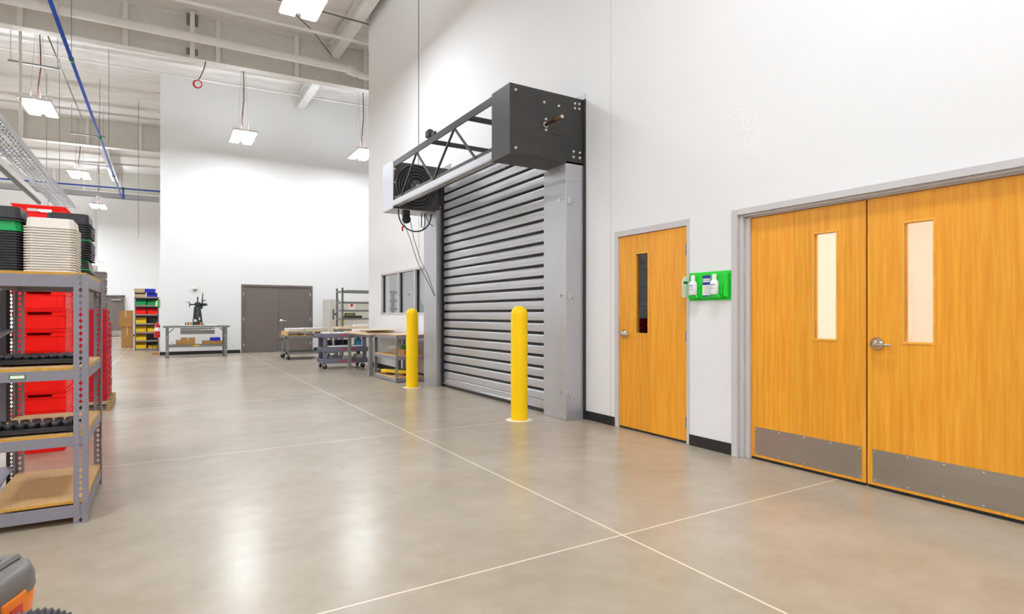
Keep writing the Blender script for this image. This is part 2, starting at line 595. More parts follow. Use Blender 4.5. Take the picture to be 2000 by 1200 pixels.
mb = MB(); mb.box(-14, 9.6, -9, 40.2, -0.2, 0); struct('floor', mb, M_FLOOR)
mb = MB()
mb.add([(-14.2, -9.2, roof_z(-14.2)), (9.8, -9.2, roof_z(9.8)), (9.8, 40.4, roof_z(9.8)), (-14.2, 40.4, roof_z(-14.2)),
        (-14.2, -9.2, roof_z(-14.2) + .2), (9.8, -9.2, roof_z(9.8) + .2), (9.8, 40.4, roof_z(9.8) + .2), (-14.2, 40.4, roof_z(-14.2) + .2)],
       [(0, 1, 2, 3), (4, 5, 6, 7), (0, 1, 5, 4), (1, 2, 6, 5), (2, 3, 7, 6), (3, 0, 4, 7)])
struct('ceiling', mb, M_CEIL)

# right wall with its openings
DT, D1, D2 = 2.21, (3.96, 5.04), (1.20, 3.44)
WY0, WY1, WZ0, WZ1 = 10.25, 13.30, 1.27, 2.23
X1 = W + 0.2
mb = MB()
top = roof_z(W) + 0.1
mb.box(W, X1, -9, D2[0], 0, DT); mb.box(W, X1, D2[1], D1[0], 0, DT); mb.box(W, X1, D1[1], 14.28, 0, WZ0)
mb.box(W, X1, D1[1], WY0, WZ0, WZ1); mb.box(W, X1, WY1, 14.28, WZ0, WZ1)
mb.box(W, X1, -9, D1[1], DT, WZ1); mb.box(W, X1, -9, 14.28, WZ1, top)
struct('wall_right', mb, M_WALL_R)
mb = MB(); mb.box(X1, 9.6, 14.08, 14.28, 0, 9.2); struct('wall_north', mb, M_WALL)
mb = MB(); mb.box(9.4, 9.6, 14.28, 21.2, 0, 9.2); struct('wall_east', mb, M_WALL)
# far wall with dark double door opening (doors sit on its face frame)
FX0, FX1, FH = 2.22, 4.50, 2.27
mb = MB()
mb.box(-0.07, FX0, 21, 21.2, 0, 9.2); mb.box(FX1, 9.6, 21, 21.2, 0, 9.2); mb.box(FX0, FX1, 21, 21.2, FH, 9.2)
struct('wall_far', mb, M_WALL)
mb = MB(); mb.box(-0.07, 0.13, 21.2, 40, 0, 9.2); struct('wall_side', mb, M_WALL)
mb = MB(); mb.box(-14, 0.13, 40, 40.2, 0, 9.2); struct('wall_back', mb, M_WALL)
mb = MB(); mb.box(-14.2, -14, -9, 40.2, 0, 9.2); struct('wall_left', mb, M_WALL)
mb = MB(); mb.box(-14.2, X1, -9.2, -9, 0, 9.2); struct('wall_south', mb, M_WALL)

# baseboards
bb = MB(); bb.box(W - 0.012, W, 5.04, 5.60, 0, 0.105, b=0.003); struct('baseboard_right', bb, M_BASE)
bb = MB(); bb.box(W - 0.012, W, 3.45, 3.955, 0, 0.105, b=0.003); struct('baseboard_middle', bb, M_BASE)
bb = MB(); bb.box(W - 0.012, W, 10.03, 14.28, 0, 0.105, b=0.003); struct('baseboard_window', bb, M_BASE)
bb = MB(); bb.box(-0.082, 2.19, 20.988, 21.0, 0, 0.105, b=0.003); bb.box(4.53, 9.4, 20.988, 21.0, 0, 0.105, b=0.003); struct('baseboard_far', bb, M_BASE)
bb = MB(); bb.box(-1.86, -0.07, 39.988, 40, 0, 0.105); bb.box(-14, -2.9, 39.988, 40, 0, 0.105); struct('baseboard_back', bb, M_BASE)
bb = MB(); bb.box(-0.082, -0.07, 21.2, 40, 0, 0.105); struct('baseboard_side', bb, M_BASE)

# rooms behind the right wall
def room(name, y0, y1, x1, h, m, lens, doorish=True):
    r = MB()
    r.box(x1, x1 + 0.1, y0, y1, 0, h); r.box(X1, x1 + .1, y0 - 0.08, y0, 0, h); r.box(X1, x1 + .1, y1, y1 + 0.08, 0, h)
    r.box(X1, x1 + .1, y0 - .08, y1 + .08, h, h + 0.1)
    struct('wall_' + name, r, m)
    if lens is not None:
        t = thing('ceiling_lamp', 'flat ceiling lamp in the room behind the ' + name, 'lamp', ((X1 + x1) / 2, (y0 + y1) / 2, h))
        q = MB(); q.box(-.4, .4, -.6, .6, -.05, -.002, b=.01); obj('housing', q, M_PEACH, t)
        q = MB(); q.box(-.36, .36, -.56, .56, -.056, -.051); obj('lens', q, lens, t)
room('double_doors', -0.6, 3.66, 7.0, 2.9, M_CREAM, M_LEDROOM)
room('single_door', 3.80, 7.2, 7.5, 2.9, M_DARKWALL, None)
room('window', 9.0, 13.95, 8.2, 2.9, M_GREYWALL, M_LEDROOMC)

# light switch plate seen through the glass of the double doors
sw = MB(); sw.box(-.006, 0, -.06, .06, -.06, .06, b=.002)
o = obj('switch_plate', sw, M_WHTP, None, (6.998, 3.36, 1.12)); tag(o, 'pale switch plate on the cream wall seen through the double door glass', 'switch')

# roller in the dark store behind the single door: a tall shelf of grey trays
t = thing('storage_shelf', 'dim grey shelving behind the narrow glass of the single door', 'shelf', (6.2, 6.2, 0))
q = MB()
for z in (0.2, .5, .8, 1.1, 1.4, 1.7, 2.0): q.box(-.25, .25, -.8, .8, z, z + .04)
obj('shelf', q, M_GRYP, t)
for y in (-.78, .78):
    for x in (-.23, .23):
        q = MB(); q.box(x - .02, x + .02, y - .02, y + .02, 0, 2.05); obj('post', q, M_RACK, t)

# ---- doors
def lever(parent, loc, dirsign, name='door_handle', s=1.0, m=None):
    """on a face looking to -X; lever runs along Y by dirsign."""
    h = MB()
    h.lathe([(0.0, .0), (.048, 0), (.05, .004), (.044, .014), (.034, .022), (.028, .034), (.026, .045), (0, .047)], loc, (-1, 0, 0), 24)
    x, y, z = loc
    pts = [(x - .04, y, z), (x - .06, y, z), (x - .066, y + dirsign * .012, z), (x - .066, y + dirsign * .05, z),
           (x - .064, y + dirsign * .09, z - .002), (x - .056, y + dirsign * .125, z - .006)]
    h.tube(pts, .01, 10, radii=[.013, .014, .013, .0105, .009, .007])
    h.lathe([(0, 0), (.012, 0), (.012, .03), (0, .032)], (x - .02, y - dirsign * .0, z), (-1, 0, 0), 12)
    return obj(name, h, m or M_CHROME, parent)

def wood_leaf(name, y0, y1, face, lite, kick, hinge_y=None, handle=None, hand_dir=-1, z0=0.024, z1=2.135, thick=.045, pane_m=M_GLASS):
    """leaf in the right wall; visible face at x=face; lite=(ya,yb,za,zb)."""
    ya, yb, za, zb = lite
    q = MB()
    X0, X2 = face, face + thick
    q.box(X0, X2, y0, ya, z0, z1); q.box(X0, X2, yb, y1, z0, z1); q.box(X0, X2, ya, yb, z0, za); q.box(X0, X2, ya, yb, zb, z1)
    d = struct(name, q, M_WOOD)
    r = MB(); r.box(X0 + .004, X2 - .004, y0 + .003, y1 - .003, .003, z0 - .0005); obj('under_door_shade', r, M_RUBBER, d)  # black strip painting in the dark gap under the leaf
    r = MB(); w = .016
    for xx in (X0 - .006, X2 - .004):
        r.box(xx, xx + .01, ya - w, ya, za - w, zb + w, b=.002); r.box(xx, xx + .01, yb, yb + w, za - w, zb + w, b=.002)
        r.box(xx, xx + .01, ya, yb, zb, zb + w, b=.002); r.box(xx, xx + .01, ya, yb, za - w, za, b=.002)
    obj('window_bead', r, M_TRIMWOOD, d)
    r = MB(); r.box(X0 + .02, X0 + .025, ya, yb, za, zb); obj('window_pane', r, pane_m, d)
    if kick:
        r = MB(); r.box(X0 - .0015, X0, y0 + .03, y1 - .035, 0.045, 0.288)
        k = obj('kick_plate', r, M_STAIN, d)
        r = MB()
        for i in range(5):
            yy = y0 + .045 + (y1 - y0 - .095) * i / 4
            for zz in (.06, .272): r.lathe([(0, .002), (.004, .0018), (.005, 0)], (X0 - .0015, yy, zz), (-1, 0, 0), 8)
        obj('screw', r, M_BOLT, k)
    if hinge_y is not None:
        for zz in (.205, 1.063, 1.921):
            r = MB(); r.cyl((X0 - .008, hinge_y, zz - .057), (X0 - .008, hinge_y, zz + .057), .008, n=10)
            r.box(X0 - .002, X0, hinge_y - .022, hinge_y + .022, zz - .057, zz + .057)
            obj('hinge', r, M_CONDUIT, d)
    if handle is not None:
        lever(d, (X0, handle, 1.062), hand_dir)
    return d

LF = W + 0.012
wood_leaf('door_1', 3.992, 4.986, LF, (4.537, 4.712, 1.075, 1.935), False, hinge_y=3.996, handle=4.905, hand_dir=-1, z1=2.15)
LF2 = W + 0.055
wood_leaf('door_2', 2.323, 3.299, LF2, (2.545, 2.720, 1.085, 1.92), True, z1=2.13)
wood_leaf('door_3', 1.336, 2.311, LF2, (1.884, 2.060, 1.085, 1.92), True, handle=2.245, hand_dir=-1, z1=2.13)
# dark strip that paints in the shade of the gap between the leaves
q = MB(); q.box(LF2 + .012, LF2 + .03, 2.3112, 2.3228, .022, 2.13); struct('leaf_gap_shade', q, M_LEAFGAP)
# frames
q = MB()
q.box(W - .008, W + .07, 5.0 - .012, D1[1] + .006, 0, DT + .006, b=.002); q.box(W - .008, W + .07, D1[0] - .006, 3.99, 0, DT + .006, b=.002)
q.box(W - .0078, W + .0695, 3.9895, 4.9885, 2.154, DT + .0058)
q.box(W + .06, W + .1, D1[0] + .02, D1[1] - .02, 2.13, 2.16)
struct('trim_1', q, M_FRAME)
q = MB()
q.box(W - .03, W + .05, 3.385, 3.448, 0, 2.216, b=.003); q.box(W + .0, W + .13, 3.345, 3.385, 0, 2.17, b=.003); q.box(W + .03, W + .13, 3.302, 3.345, 0, 2.15, b=.003)
q.box(W - .03, W + .05, 1.192, 1.25, 0, 2.216, b=.003); q.box(W + 0, W + .13, 1.25, 1.29, 0, 2.17, b=.003); q.box(W + .03, W + .13, 1.29, 1.333, 0, 2.15, b=.003)
q.box(W - .0298, W + .0495, 1.2495, 3.3855, 2.165, 2.2158); q.box(W + .0002, W + .1295, 1.2895, 3.3455, 2.145, 2.1698); q.box(W + .03, W + .13, 1.29, 3.345, 2.134, 2.15, b=.002)
struct('trim_2', q, M_FRAME)

# ---- window in the right wall
q = MB()
e = .045
fx0, fx1 = W - .012, W + .1
q.box(fx0, fx1, WY0, WY1, WZ0, WZ0 + e, b=.003); q.box(fx0, fx1, WY0, WY1, WZ1 - e, WZ1, b=.003)
q.box(fx0, fx1, WY1 - .06, WY1, WZ0, WZ1, b=.003); q.box(fx0, fx1, WY0, WY0 + .06, WZ0, WZ1, b=.003)
for yy in (12.13, 11.17): q.box(fx0, fx1, yy - .03, yy + .03, WZ0 + e, WZ1 - e, b=.003)
w1 = struct('window_1', q, M_FRAME)
q = MB()
for a, b_ in ((WY0 + .06, 11.14), (11.2, 12.1), (12.16, WY1 - .06)):
    q.box(W + .03, W + .06, a, a + .02, WZ0 + e, WZ1 - e); q.box(W + .03, W + .06, b_ - .05, b_, WZ0 + e, WZ1 - e)
obj('window_gasket', q, M_RUBBER, w1)
q = MB(); q.box(W + .045, W + .051, WY0 + .06, WY1 - .06, WZ0 + e, WZ1 - e); obj('window_pane', q, M_GLASS, w1)

# inside the window room
t = thing('shelf_rack', 'slim dark shelf standard with three short arms behind the window', 'rack', (4.80, 13.55, 0))
q = MB(); q.box(-.035, .035, -.03, .03, 0, 1.85); obj('post', q, M_RACKD, t)
for z in (1.39, 1.59, 1.79):
    q = MB(); q.box(-.06, .18, -.04, -.031, z, z + .035); q.box(-.06, .06, -.045, .045, z - .012, z + .05); obj('arm', q, M_RACKD, t)

# ---- dark double doors in the far wall
for nm, x0, x1, hx, hd in (('door_4', 2.29, 3.372, None, 1), ('door_5', 3.382, 4.43, 3.46, 1)):
    q = MB(); q.box(x0, x1, 21.015, 21.06, .012, 2.20)
    d = struct(nm, q, M_DARKDOOR)
    for zz in (.25, 1.1, 1.95):
        r = MB(); hxx = x0 + .003 if nm == 'door_4' else x1 - .003
        r.cyl((hxx, 21.0, zz - .057), (hxx, 21.0, zz + .057), .011, n=8); obj('hinge', r, M_NICKEL, d)
    if hx:
        r = MB(); r.lathe([(0, 0), (.048, 0), (.05, .01), (.035, .03), (.02, .05), (0, .052)], (hx, 21.015, 1.06), (0, -1, 0), 16)
        r.tube([(hx, 20.96, 1.06), (hx + .03, 20.95, 1.06), (hx + .16, 20.955, 1.055)], .012, 8)
        obj('door_handle', r, M_NICKEL, d)
q = MB(); q.box(FX0, 2.287, 20.985, 21.1, 0, FH, b=.004); q.box(4.433, FX1, 20.985, 21.1, 0, FH, b=.004); q.box(2.2865, 4.4335, 20.9855, 21.0995, 2.205, FH - .0005)
struct('trim_4', q, M_DARKDOOR)

# ---- dark door in the end wall of the long hall
q = MB(); q.box(-2.80, -1.95, 39.9, 39.985, .01, 2.28); d = struct('door_6', q, M_DARKDOOR)
r = MB(); r.box(-2.76, -1.99, 39.892, 39.9, .04, .34); obj('kick_plate', r, M_STAIN, d)
r = MB(); r.box(-2.5, -2.03, 39.80, 39.9, 2.05, 2.14, b=.01); obj('door_closer', r, M_STAIN, d)
q = MB(); q.box(-2.87, -2.805, 39.86, 40, 0, 2.36); q.box(-1.945, -1.88, 39.86, 40, 0, 2.36); q.box(-2.87, -1.88, 39.86, 40, 2.29, 2.36); struct('trim_5', q, M_DARKDOOR)

# ================================================================== ROOF STEEL
def girder(y, x0, x1, stiff, name='ceiling_beam'):
    """I-section girder along X under the sloping roof."""
    def zb(x): return 7.62 + .02 * x
    def slab(q, ya, yb, f0, f1, m):
        v = []
        for x in (x0, x1):
            v += [(x, ya, f0(x)), (x, yb, f0(x)), (x, yb, f1(x)), (x, ya, f1(x))]
        q.add(v, [(0, 1, 2, 3), (4, 5, 6, 7), (0, 1, 5, 4), (1, 2, 6, 5), (2, 3, 7, 6), (3, 0, 4, 7)], m)
    q = MB()
    slab(q, y - .006, y + .006, lambda x: zb(x) + .02, lambda x: roof_z(x) - .02, 0)
    g = struct(name, q, M_WEB)
    q = MB()
    slab(q, y - .13, y + .13, zb, lambda x: zb(x) + .022, 0)
    slab(q, y - .13, y + .13, lambda x: roof_z(x) - .03, lambda x: roof_z(x) - .005, 0)
    obj('flange', q, M_STEELW, g)
    q = MB()
    for x in stiff: q.box(x - .05, x + .05, y - .11, y - .006, zb(x) + .02, roof_z(x) - .03); q.box(x - .05, x + .05, y + .006, y + .11, zb(x) + .02, roof_z(x) - .03)
    obj('stiffener', q, M_STEELW, g)
    return g
st1 = [-10.5, -8, -5.4, -2.68, -.76, 1.2, 3.1, 4.99, 7.2]
girder(16.5, -14, 9.4, st1)
girder(26.7, -14, -.07, [-12, -10, -8, -6.2, -4.3, -2.4, -.75])
girder(36.3, -14, -.07, [-12, -9.5, -7, -4.6, -3.4, -1.9])
girder(6.2, -14, W, [-12, -9, -6, -3, 0, 3])
girder(-3.8, -14, W, [-12, -9, -6, -3, 0, 3])

# purlins under the insulation (thin lipped channels along X)
for i, y in enumerate([-7.4, -5.7, -2.1, -.4, 1.3, 3.0, 4.6, 7.9, 9.6, 11.3, 13.0, 14.7, 17.95, 19.6, 22.8, 24.6, 28.5, 30.3, 32.1, 34.0, 38.1]):
    x1 = 9.4 if 14.3 < y < 21 else (W if y < 14.3 else -.07)
    q = MB()
    v = []
    for x in (-14, x1): v += [(x, y - .03, roof_z(x) - .09), (x, y + .03, roof_z(x) - .09), (x, y + .03, roof_z(x) - .002), (x, y - .03, roof_z(x) - .002)]
    q.add(v, [(0, 1, 2, 3), (4, 5, 6, 7), (0, 1, 5, 4), (1, 2, 6, 5), (2, 3, 7, 6), (3, 0, 4, 7)])
    struct('ceiling_trim', q, M_CEIL)

# short beams along Y close to the right wall
for y0, y1 in ((4.0, 16.35), (16.65, 20.98)):
    q = MB(); q.box(3.96, 4.22, y0, y1, 8.42, 8.44); q.box(4.08, 4.10, y0, y1, 8.44, 8.82); q.box(3.96, 4.22, y0, y1, 8.80, 8.83)
    if y0 < 10: q.box(3.98, 4.2, y1 - .02, y1, 8.40, 8.86)
    else: q.box(3.98, 4.2, y0, y0 + .02, 8.40, 8.86); q.box(3.98, 4.2, y1 - .02, y1, 8.4, 8.86)
    struct('ceiling_beam', q, M_STEELW)
# beam along Y in the far hall
for x in (-2.1, -6.6):
    q = MB(); q.box(x - .14, x + .14, 26.9, 36.1, 8.10, 8.12); q.box(x - .01, x + .01, 26.9, 36.1, 8.12, roof_z(x) - .03)
    struct('ceiling_beam', q, M_STEELW)

# pipes
def pipe(name, pts, r, m, label, cat='pipe', couple=None, cm=None, n=12):
    o0 = Vector(pts[0])
    P = [Vector(p) - o0 for p in pts]
    q = MB(); q.tube(P, r, n)
    if not couple:
        return tag(obj(name, q, m, None, pts[0]), label, cat)
    t = thing(name, label, cat, pts[0])
    obj('pipe_run', q, m, t)
    for a, b_ in couple:
        q = MB(); q.cyl(Vector(a) - o0, Vector(b_) - o0, r * 1.35, n=n)
        obj('coupling', q, cm or m, t)
    return t
zz = 7.9
pipe('roof_drain_pipe', [(-14, 15.65, zz - .25), (4.38, 15.65, zz), (4.6, 15.62, zz - .1), (5.2, 15.6, zz - .12), (9.3, 15.6, zz - .1)], .10, M_STEELW,
     'thick white roof pipe running along the near side of the first girder', couple=[((4.25, 15.65, zz), (4.5, 15.63, zz - .05)), ((-2, 15.65, zz - .085), (-1.9, 15.65, zz - .083))])
pipe('sprinkler_pipe', [(-14, 14.6, 8.0), (4.0, 14.6, 8.2), (9, 14.6, 8.25)], .04, M_STEELW, 'thin white sprinkler pipe under the ceiling parallel to the thick roof pipe')
pipe('electrical_conduit', [(-6, 13.9, 8.28), (2.6, 13.9, 8.38), (4.3, 13.9, 8.36)], .018, M_CONDUIT, 'dark thin conduit near the ceiling meeting the beam beside the wall')
pipe('electrical_conduit', [(-6, 13.78, 8.29), (2.2, 13.78, 8.36), (3.2, 14.9, 8.34), (3.9, 15.8, 8.2)], .014, M_CONDUIT, 'dark thin conduit that bends off towards the end of the roof beam')
pipe('sprinkler_pipe', [(-14, 20.0, 7.98), (-.2, 20.0, 8.4), (9, 20.0, 8.65)], .03, M_STEELW, 'thin white sprinkler pipe under the ceiling behind the first girder')
pipe('sprinkler_pipe', [(-14, 24.9, 8.02), (-.1, 24.9, 8.42)], .04, M_STEELW, 'thin white sprinkler pipe just before the second girder')
pipe('electrical_conduit', [(-2.24, 16.7, 7.62), (-2.24, 24.0, 7.62)], .014, M_CONDUIT, 'thin conduit running lengthwise above the hanging lamps beside the blue pipe')
pipe('air_pipe', [(-1.68, 9.0, 6.72), (-1.68, 32.9, 6.85)], .036, M_PIPEB, 'long blue compressed air pipe running lengthwise under the ceiling',
     couple=[((-1.68, 15.45, 6.755), (-1.68, 15.6, 6.756)), ((-1.68, 21.9, 6.79), (-1.68, 22.2, 6.792)), ((-1.68, 28, 6.82), (-1.68, 28.2, 6.822))], cm=M_PIPEG)
pipe('air_pipe', [(-14, 33.0, 7.05), (-.1, 33.0, 7.26)], .036, M_PIPEB, 'blue compressed air pipe crossing the end of the long hall')
pipe('air_pipe', [(-1.6, 32.9, 7.2), (-1.6, 32.9, 6.72)], .036, M_PIPEB, 'short vertical blue drop pipe below a green tee', couple=[((-1.6, 32.9, 7.28), (-1.6, 32.9, 7.14))], cm=M_PIPEG)
pipe('wall_conduit', [(W - .008, 10.96, 3.9), (W - .008, 10.96, 8.85)], .006, M_GRYP, 'thin grey conduit running up the white wall above the rolling door')

# struts with hanger rods
def strut(x0, x1, y, z, label):
    t = thing('hanger_strut', label, 'strut', ((x0 + x1) / 2, y, z))
    h = (x1 - x0) / 2
    q = MB(); q.box(-h, h, -.025, .025, -.02, .02); obj('channel', q, M_GALVSIDE, t)
    for s in (-h + .05, h - .05):
        q = MB(); q.cyl((s, 0, .02), (s, 0, roof_z(x0) - z - .01), .006, n=6)
        obj('rod', q, M_WIRE, t)
strut(-3.14, -2.16, 17.9, 7.3, 'grey channel strut over the twin lamp before the long hall')
strut(-2.95, -1.75, 28.2, 7.2, 'grey channel strut over the first lamp of the long hall')
strut(-2.75, -1.75, 25.0, 7.55, 'grey channel strut below the ceiling before the second girder')
for i, (x, y, z0, lab) in enumerate(((-3.3, 17.2, 5.1, 'thin rod dropping from the ceiling to the ladder cable tray'), (-2.5, 20.6, 4.95, 'thin rod beside the ladder cable tray behind the first twin lamp'),
                             (-1.28, 19.5, 6.0, 'thin hanger rod beside the blue pipe'), (-.72, 23.8, 3.9, 'long thin hanger rod near the corner of the white wall'),
                             (-1.68, 15.52, 6.78, 'hanger rod holding the blue pipe at its first coupling'), (-1.68, 22.05, 6.8, 'hanger rod holding the blue pipe at its second coupling'),
                             (-2.0, 26, 5.2, 'thin rod hanging over the grey crates'), (-3.0, 22.2, 5.0, 'thin rod farther along the ladder cable tray'))):
    q = MB(); q.cyl((0, 0, 0), (0, 0, roof_z(x) - z0 - .02), .007, n=6)
    o = obj('hanger_rod', q, M_WIRE, None, (x, y, z0)); tag(o, lab, 'rod')
q = MB(); q.cyl((0, 0, 0), (0, 0, 3.2), .03, n=10); o = obj('hanging_pole', q, M_STEELW, None, (-2.8, 17.2, 4.92)); tag(o, 'bright white pole holding the ladder cable tray', 'pole')
q = MB(); q.cyl((0, 0, 0), (0, 0, 4.0), .04, n=10); q.box(-.05, .05, .03, .1, 2, 2.1); q.bar((0, 0, 0), (.5, 0, -.35), .02, .02); q.bar((0, 0, -.1), (.45, .0, -.38), .05, .01)
o = obj('hanging_pole', q, M_STEELW, None, (-3.3, 39.9, 4.5)); tag(o, 'white pole against the end wall of the long hall', 'pole')

# ladder cable trays
t = thing('cable_tray', 'galvanized ladder cable tray running lengthwise above the crates', 'cable tray', (-2.8, 9, 4.9))
q = MB()
for x in (-.25, .25): q.box(x - .012, x + .012, 0, 15.5, -.06, .06)
obj('side_rail', q, M_GALV, t)
q = MB()
for i in range(62): q.box(-.25, .25, .1 + i * .25, .13 + i * .25, -.05, -.03)
obj('rung', q, M_GALV, t)
q = MB()
for k in range(5): q.tube([(-.18 + k * .09 + random.uniform(-.02, .02), y, -.01 + .01 * (k % 2)) for y in (0, 3, 6, 9, 12, 15)], .014, 6)
obj('cable_bundle', q, M_GRYP, t)
t = thing('cable_tray', 'galvanized ladder cable tray crossing the end of the long hall', 'cable tray', (-14, 33.3, 6.9))
q = MB()
for y in (-.2, .2): q.box(0, 13.85, y - .012, y + .012, -.1, .1)
obj('side_rail', q, M_GALV, t)
q = MB()
for i in range(72): q.box(.1 + i * .19, .13 + i * .19, -.2, .2, -.05, -.03)
obj('rung', q, M_GALV, t)
t = thing('crane_rail', 'white overhead rail with a black underside below the ladder cable tray', 'rail', (-2.8, 9, 4.24))
q = MB(); q.box(-.06, .06, 0, 10.6, 0, .14, b=.01); obj('rail_beam', q, M_STEELW, t)
q = MB(); q.box(-.03, .03, 0, 10.6, -.05, 0); obj('conductor_strip', q, M_BLKP, t)

# red cable coil on a hook under the girder
t = thing('cable_coil', 'small coil of red cable dangling under the first girder', 'cable', (.80, 16.4, 7.62))
q = MB(); q.tube([(.12, .0, 0), (.08, 0, -.2), (.0, 0, -.42), (-.05, 0, -.5)], .012, 6); obj('lead', q, M_CABLE, t)
q = MB(); q.torus((-.06, 0, -.6), (.3, 1, 0), .10, .012, 20, 6); q.torus((-.05, 0.02, -.59), (.4, 1, .2), .09, .012, 20, 6); obj('loop', q, M_REDINK, t)
# spring isolator hanger on girder
t = thing('pipe_hanger', 'white threaded hanger bracket clamped to the first girder', 'hanger', (.62, 16.2, 7.55))
q = MB(); q.box(-.05, .05, -.04, .04, 0, 1.15); obj('channel', q, M_STEELW, t)
for sx_ in (-.09, .09):
    for za_, nn_ in ((.10, 6), (.82, 11)):
        q = MB()
        for i in range(nn_): q.torus((sx_, 0, za_ + .026 * i), (0, 0, 1), .03, .009, 12, 5)
        obj('spring', q, M_CONDUIT, t)

# ---- high-bay lamps
def lamp_root(x, y, label):
    hz = roof_z(x) - 6.5 - .02
    t = thing('high_bay_lamp', label, 'lamp', (x, y, 6.5), 0, 'twin panel high bay lamps')
    q = MB(); q.box(-.33, -.045, -.68, .68, .004, .06, b=.01); q.box(.045, .33, -.68, .68, .004, .06, b=.01)
    q.box(-.06, .06, -.6, .6, .03, .09, b=.01)
    obj('housing', q, M_PEACH, t)
    for s in (-1, 1):
        q = MB(); q.box(min(s * .055, s * .295), max(s * .055, s * .295), -.67, .67, -.004, .0035); obj('led_panel', q, M_LED, t)
    q = MB(); q.box(-.05, .05, -.55, .55, .0905, .095); obj('added_upglow_strip', q, M_ADDED_UPGLOW, t)  # added glowing strip, brightens the ceiling and wall tops
    for a in (-.5, .5):
        q = MB(); q.cyl((-.1, a, .06), (-.0, a * .9, hz), .003, n=5); q.cyl((.1, a, .06), (.0, a * .9, hz), .003, n=5)
        obj('suspension_wire', q, M_WIRE, t)
    q = MB(); q.tube([(0, 0, .08), (-.03, 0, .5), (.03, 0, hz * .5), (.02, 0, hz * .75), (.0, 0, hz)], .014, 6); obj('power_cable', q, M_CABLE, t)
    return t
LAB = {(3, 2): 'twin panel lamp at the top edge of the picture above the near bay',
       (3, 3): 'twin panel lamp hanging in front of the tall white far wall',
       (2, 3): 'twin panel lamp hanging before the long hall, beside the blue pipe',
       (2, 4): 'twin panel lamp in the middle of the long hall',
       (2, 5): 'twin panel lamp deepest in the long hall',
       (4, 3): 'twin panel lamp half hidden by the edge of the white wall'}
first = None
for i, x in enumerate(GRID_X):
    for j, y in enumerate(GRID_Y):
        if x > 5 and j != 3: continue
        if x > 0 and j > 3: continue
        lab = LAB.get((i, j)) or 'twin panel high bay lamp over the hall outside the picture'
        if first is None or first[0] != x:
            first = (x, lamp_root(x, y, lab))
        else:
            dup(first[1], (x, y, 6.5), 0, lab)
lamp_root(-5.0, 37.6, 'added twin panel lamp to brighten the end wall, hidden behind the crates on the rack')  # extra lamp added to brighten the end wall, kept out of sight
lamp_root(-9.6, 37.6, 'added twin panel lamp to brighten the end wall of the long hall, outside the picture')  # second extra lamp added for the end wall, unseen

# ================================================================== ROLLING DOOR
rd = thing('rolling_door', 'large grey slatted rolling door with black spiral head between two steel guides', 'rolling door', (W, 5.6, 0))
Y0 = 0.0            # local y of near guide edge (world 5.6)
def guide(ya, yb, name='guide'):
    q = MB()
    q.box(-.285, -.001, ya, yb, 0, 3.12, b=.004)
    g = obj(name, q, M_GALV, rd)
    q = MB()
    for zz in (.05, 3.05):
        for yy in (ya + .1, yb - .12): q.lathe([(0, .008), (.008, .007), (.012, 0)], (-.285, yy, zz), (-1, 0, 0), 10)
    if ya < .1:
        for zz in (.08, .35, .62, .95, 1.3, 1.62, 1.75, 2.05, 2.5, 2.85): q.lathe([(0, .004), (.005, .003), (.007, 0)], (-.262, ya, zz), (0, -1, 0), 8)
    obj('screw', q, M_BOLT, g)
    return g
g1 = guide(0, .475)
g2 = guide(3.84, 4.41)
# toggle latches on the near guide
for zz in (.33, 1.50, 2.66):
    q = MB()
    q.cyl((-.289, .115, zz + .01), (-.289, -.004, zz + .01), .004, n=6)
    q.box(-.30, -.285, .11, .14, zz - .02, zz + .035); q.box(-.25, -.225, -.014, 0, zz - .05, zz + .03, b=.003)
    q.tube([(-.24, -.012, zz + .03), (-.235, -.022, zz - .02), (-.225, -.022, zz - .055), (-.2, -.018, zz - .055), (-.195, -.012, zz - .02)], .004, 6)
    obj('latch', q, M_BOLT, rd)
# wall flange plates
q = MB(); q.box(-.008, -.0005, -.012, .5, 0, 3.98); obj('wall_flange', q, M_GALVSIDE, rd)
q = MB(); q.box(-.03, -.008, -.03, -.001, 0, 3.9); obj('wall_angle', q, M_BLKSTEEL, rd)
q = MB(); q.box(-.008, -.0005, 3.83, 4.42, 3.1, 3.98); obj('wall_flange', q, M_GALVSIDE, rd)
# side track strip between curtain and far guide
q = MB(); q.box(-.20, -.1, 3.80, 3.84, 0.02, 3.55); q.box(-.215, -.2, 3.765, 3.79, 0.02, 3.55); obj('edge_track', q, M_BLKP, rd)
# curtain
cy0, cy1 = .47, 3.80
pitch = .1485
q = MB()
n = 23
for i in range(n):
    z0 = .155 + i * pitch
    if z0 + pitch > 3.62: break
    zt = z0 + pitch - .032
    prof = [(-.118, z0), (-.146, z0 + .002), (-.150, z0 + .010), (-.151, z0 + .040), (-.1485, z0 + .042), (-.1485, z0 + .046), (-.151, z0 + .048), (-.150, zt - .020), (-.144, zt - .006), (-.134, zt - .001), (-.118, zt)]
    lean = 0
    q.prism([(a, b_) for a, b_ in prof], 'y', cy0, cy1)
cur = obj('curtain', q, M_SLAT, rd, label='horizontal ribbed aluminium slats')
q = MB(); q.box(-.124, -.112, cy0, cy1, .13, .155 + n * pitch - .02); obj('slat_seal', q, M_GAP, rd)
# left end hinge strip
q = MB()
for i in range(n): q.box(-.158, -.14, cy1 - .045, cy1 - .005, .17 + i * pitch, .24 + i * pitch, b=.003); q.cyl((-.16, cy1 - .03, .205 + i * pitch), (-.167, cy1 - .03, .205 + i * pitch), .006, n=8)
obj('end_clip', q, M_SLAT, rd)
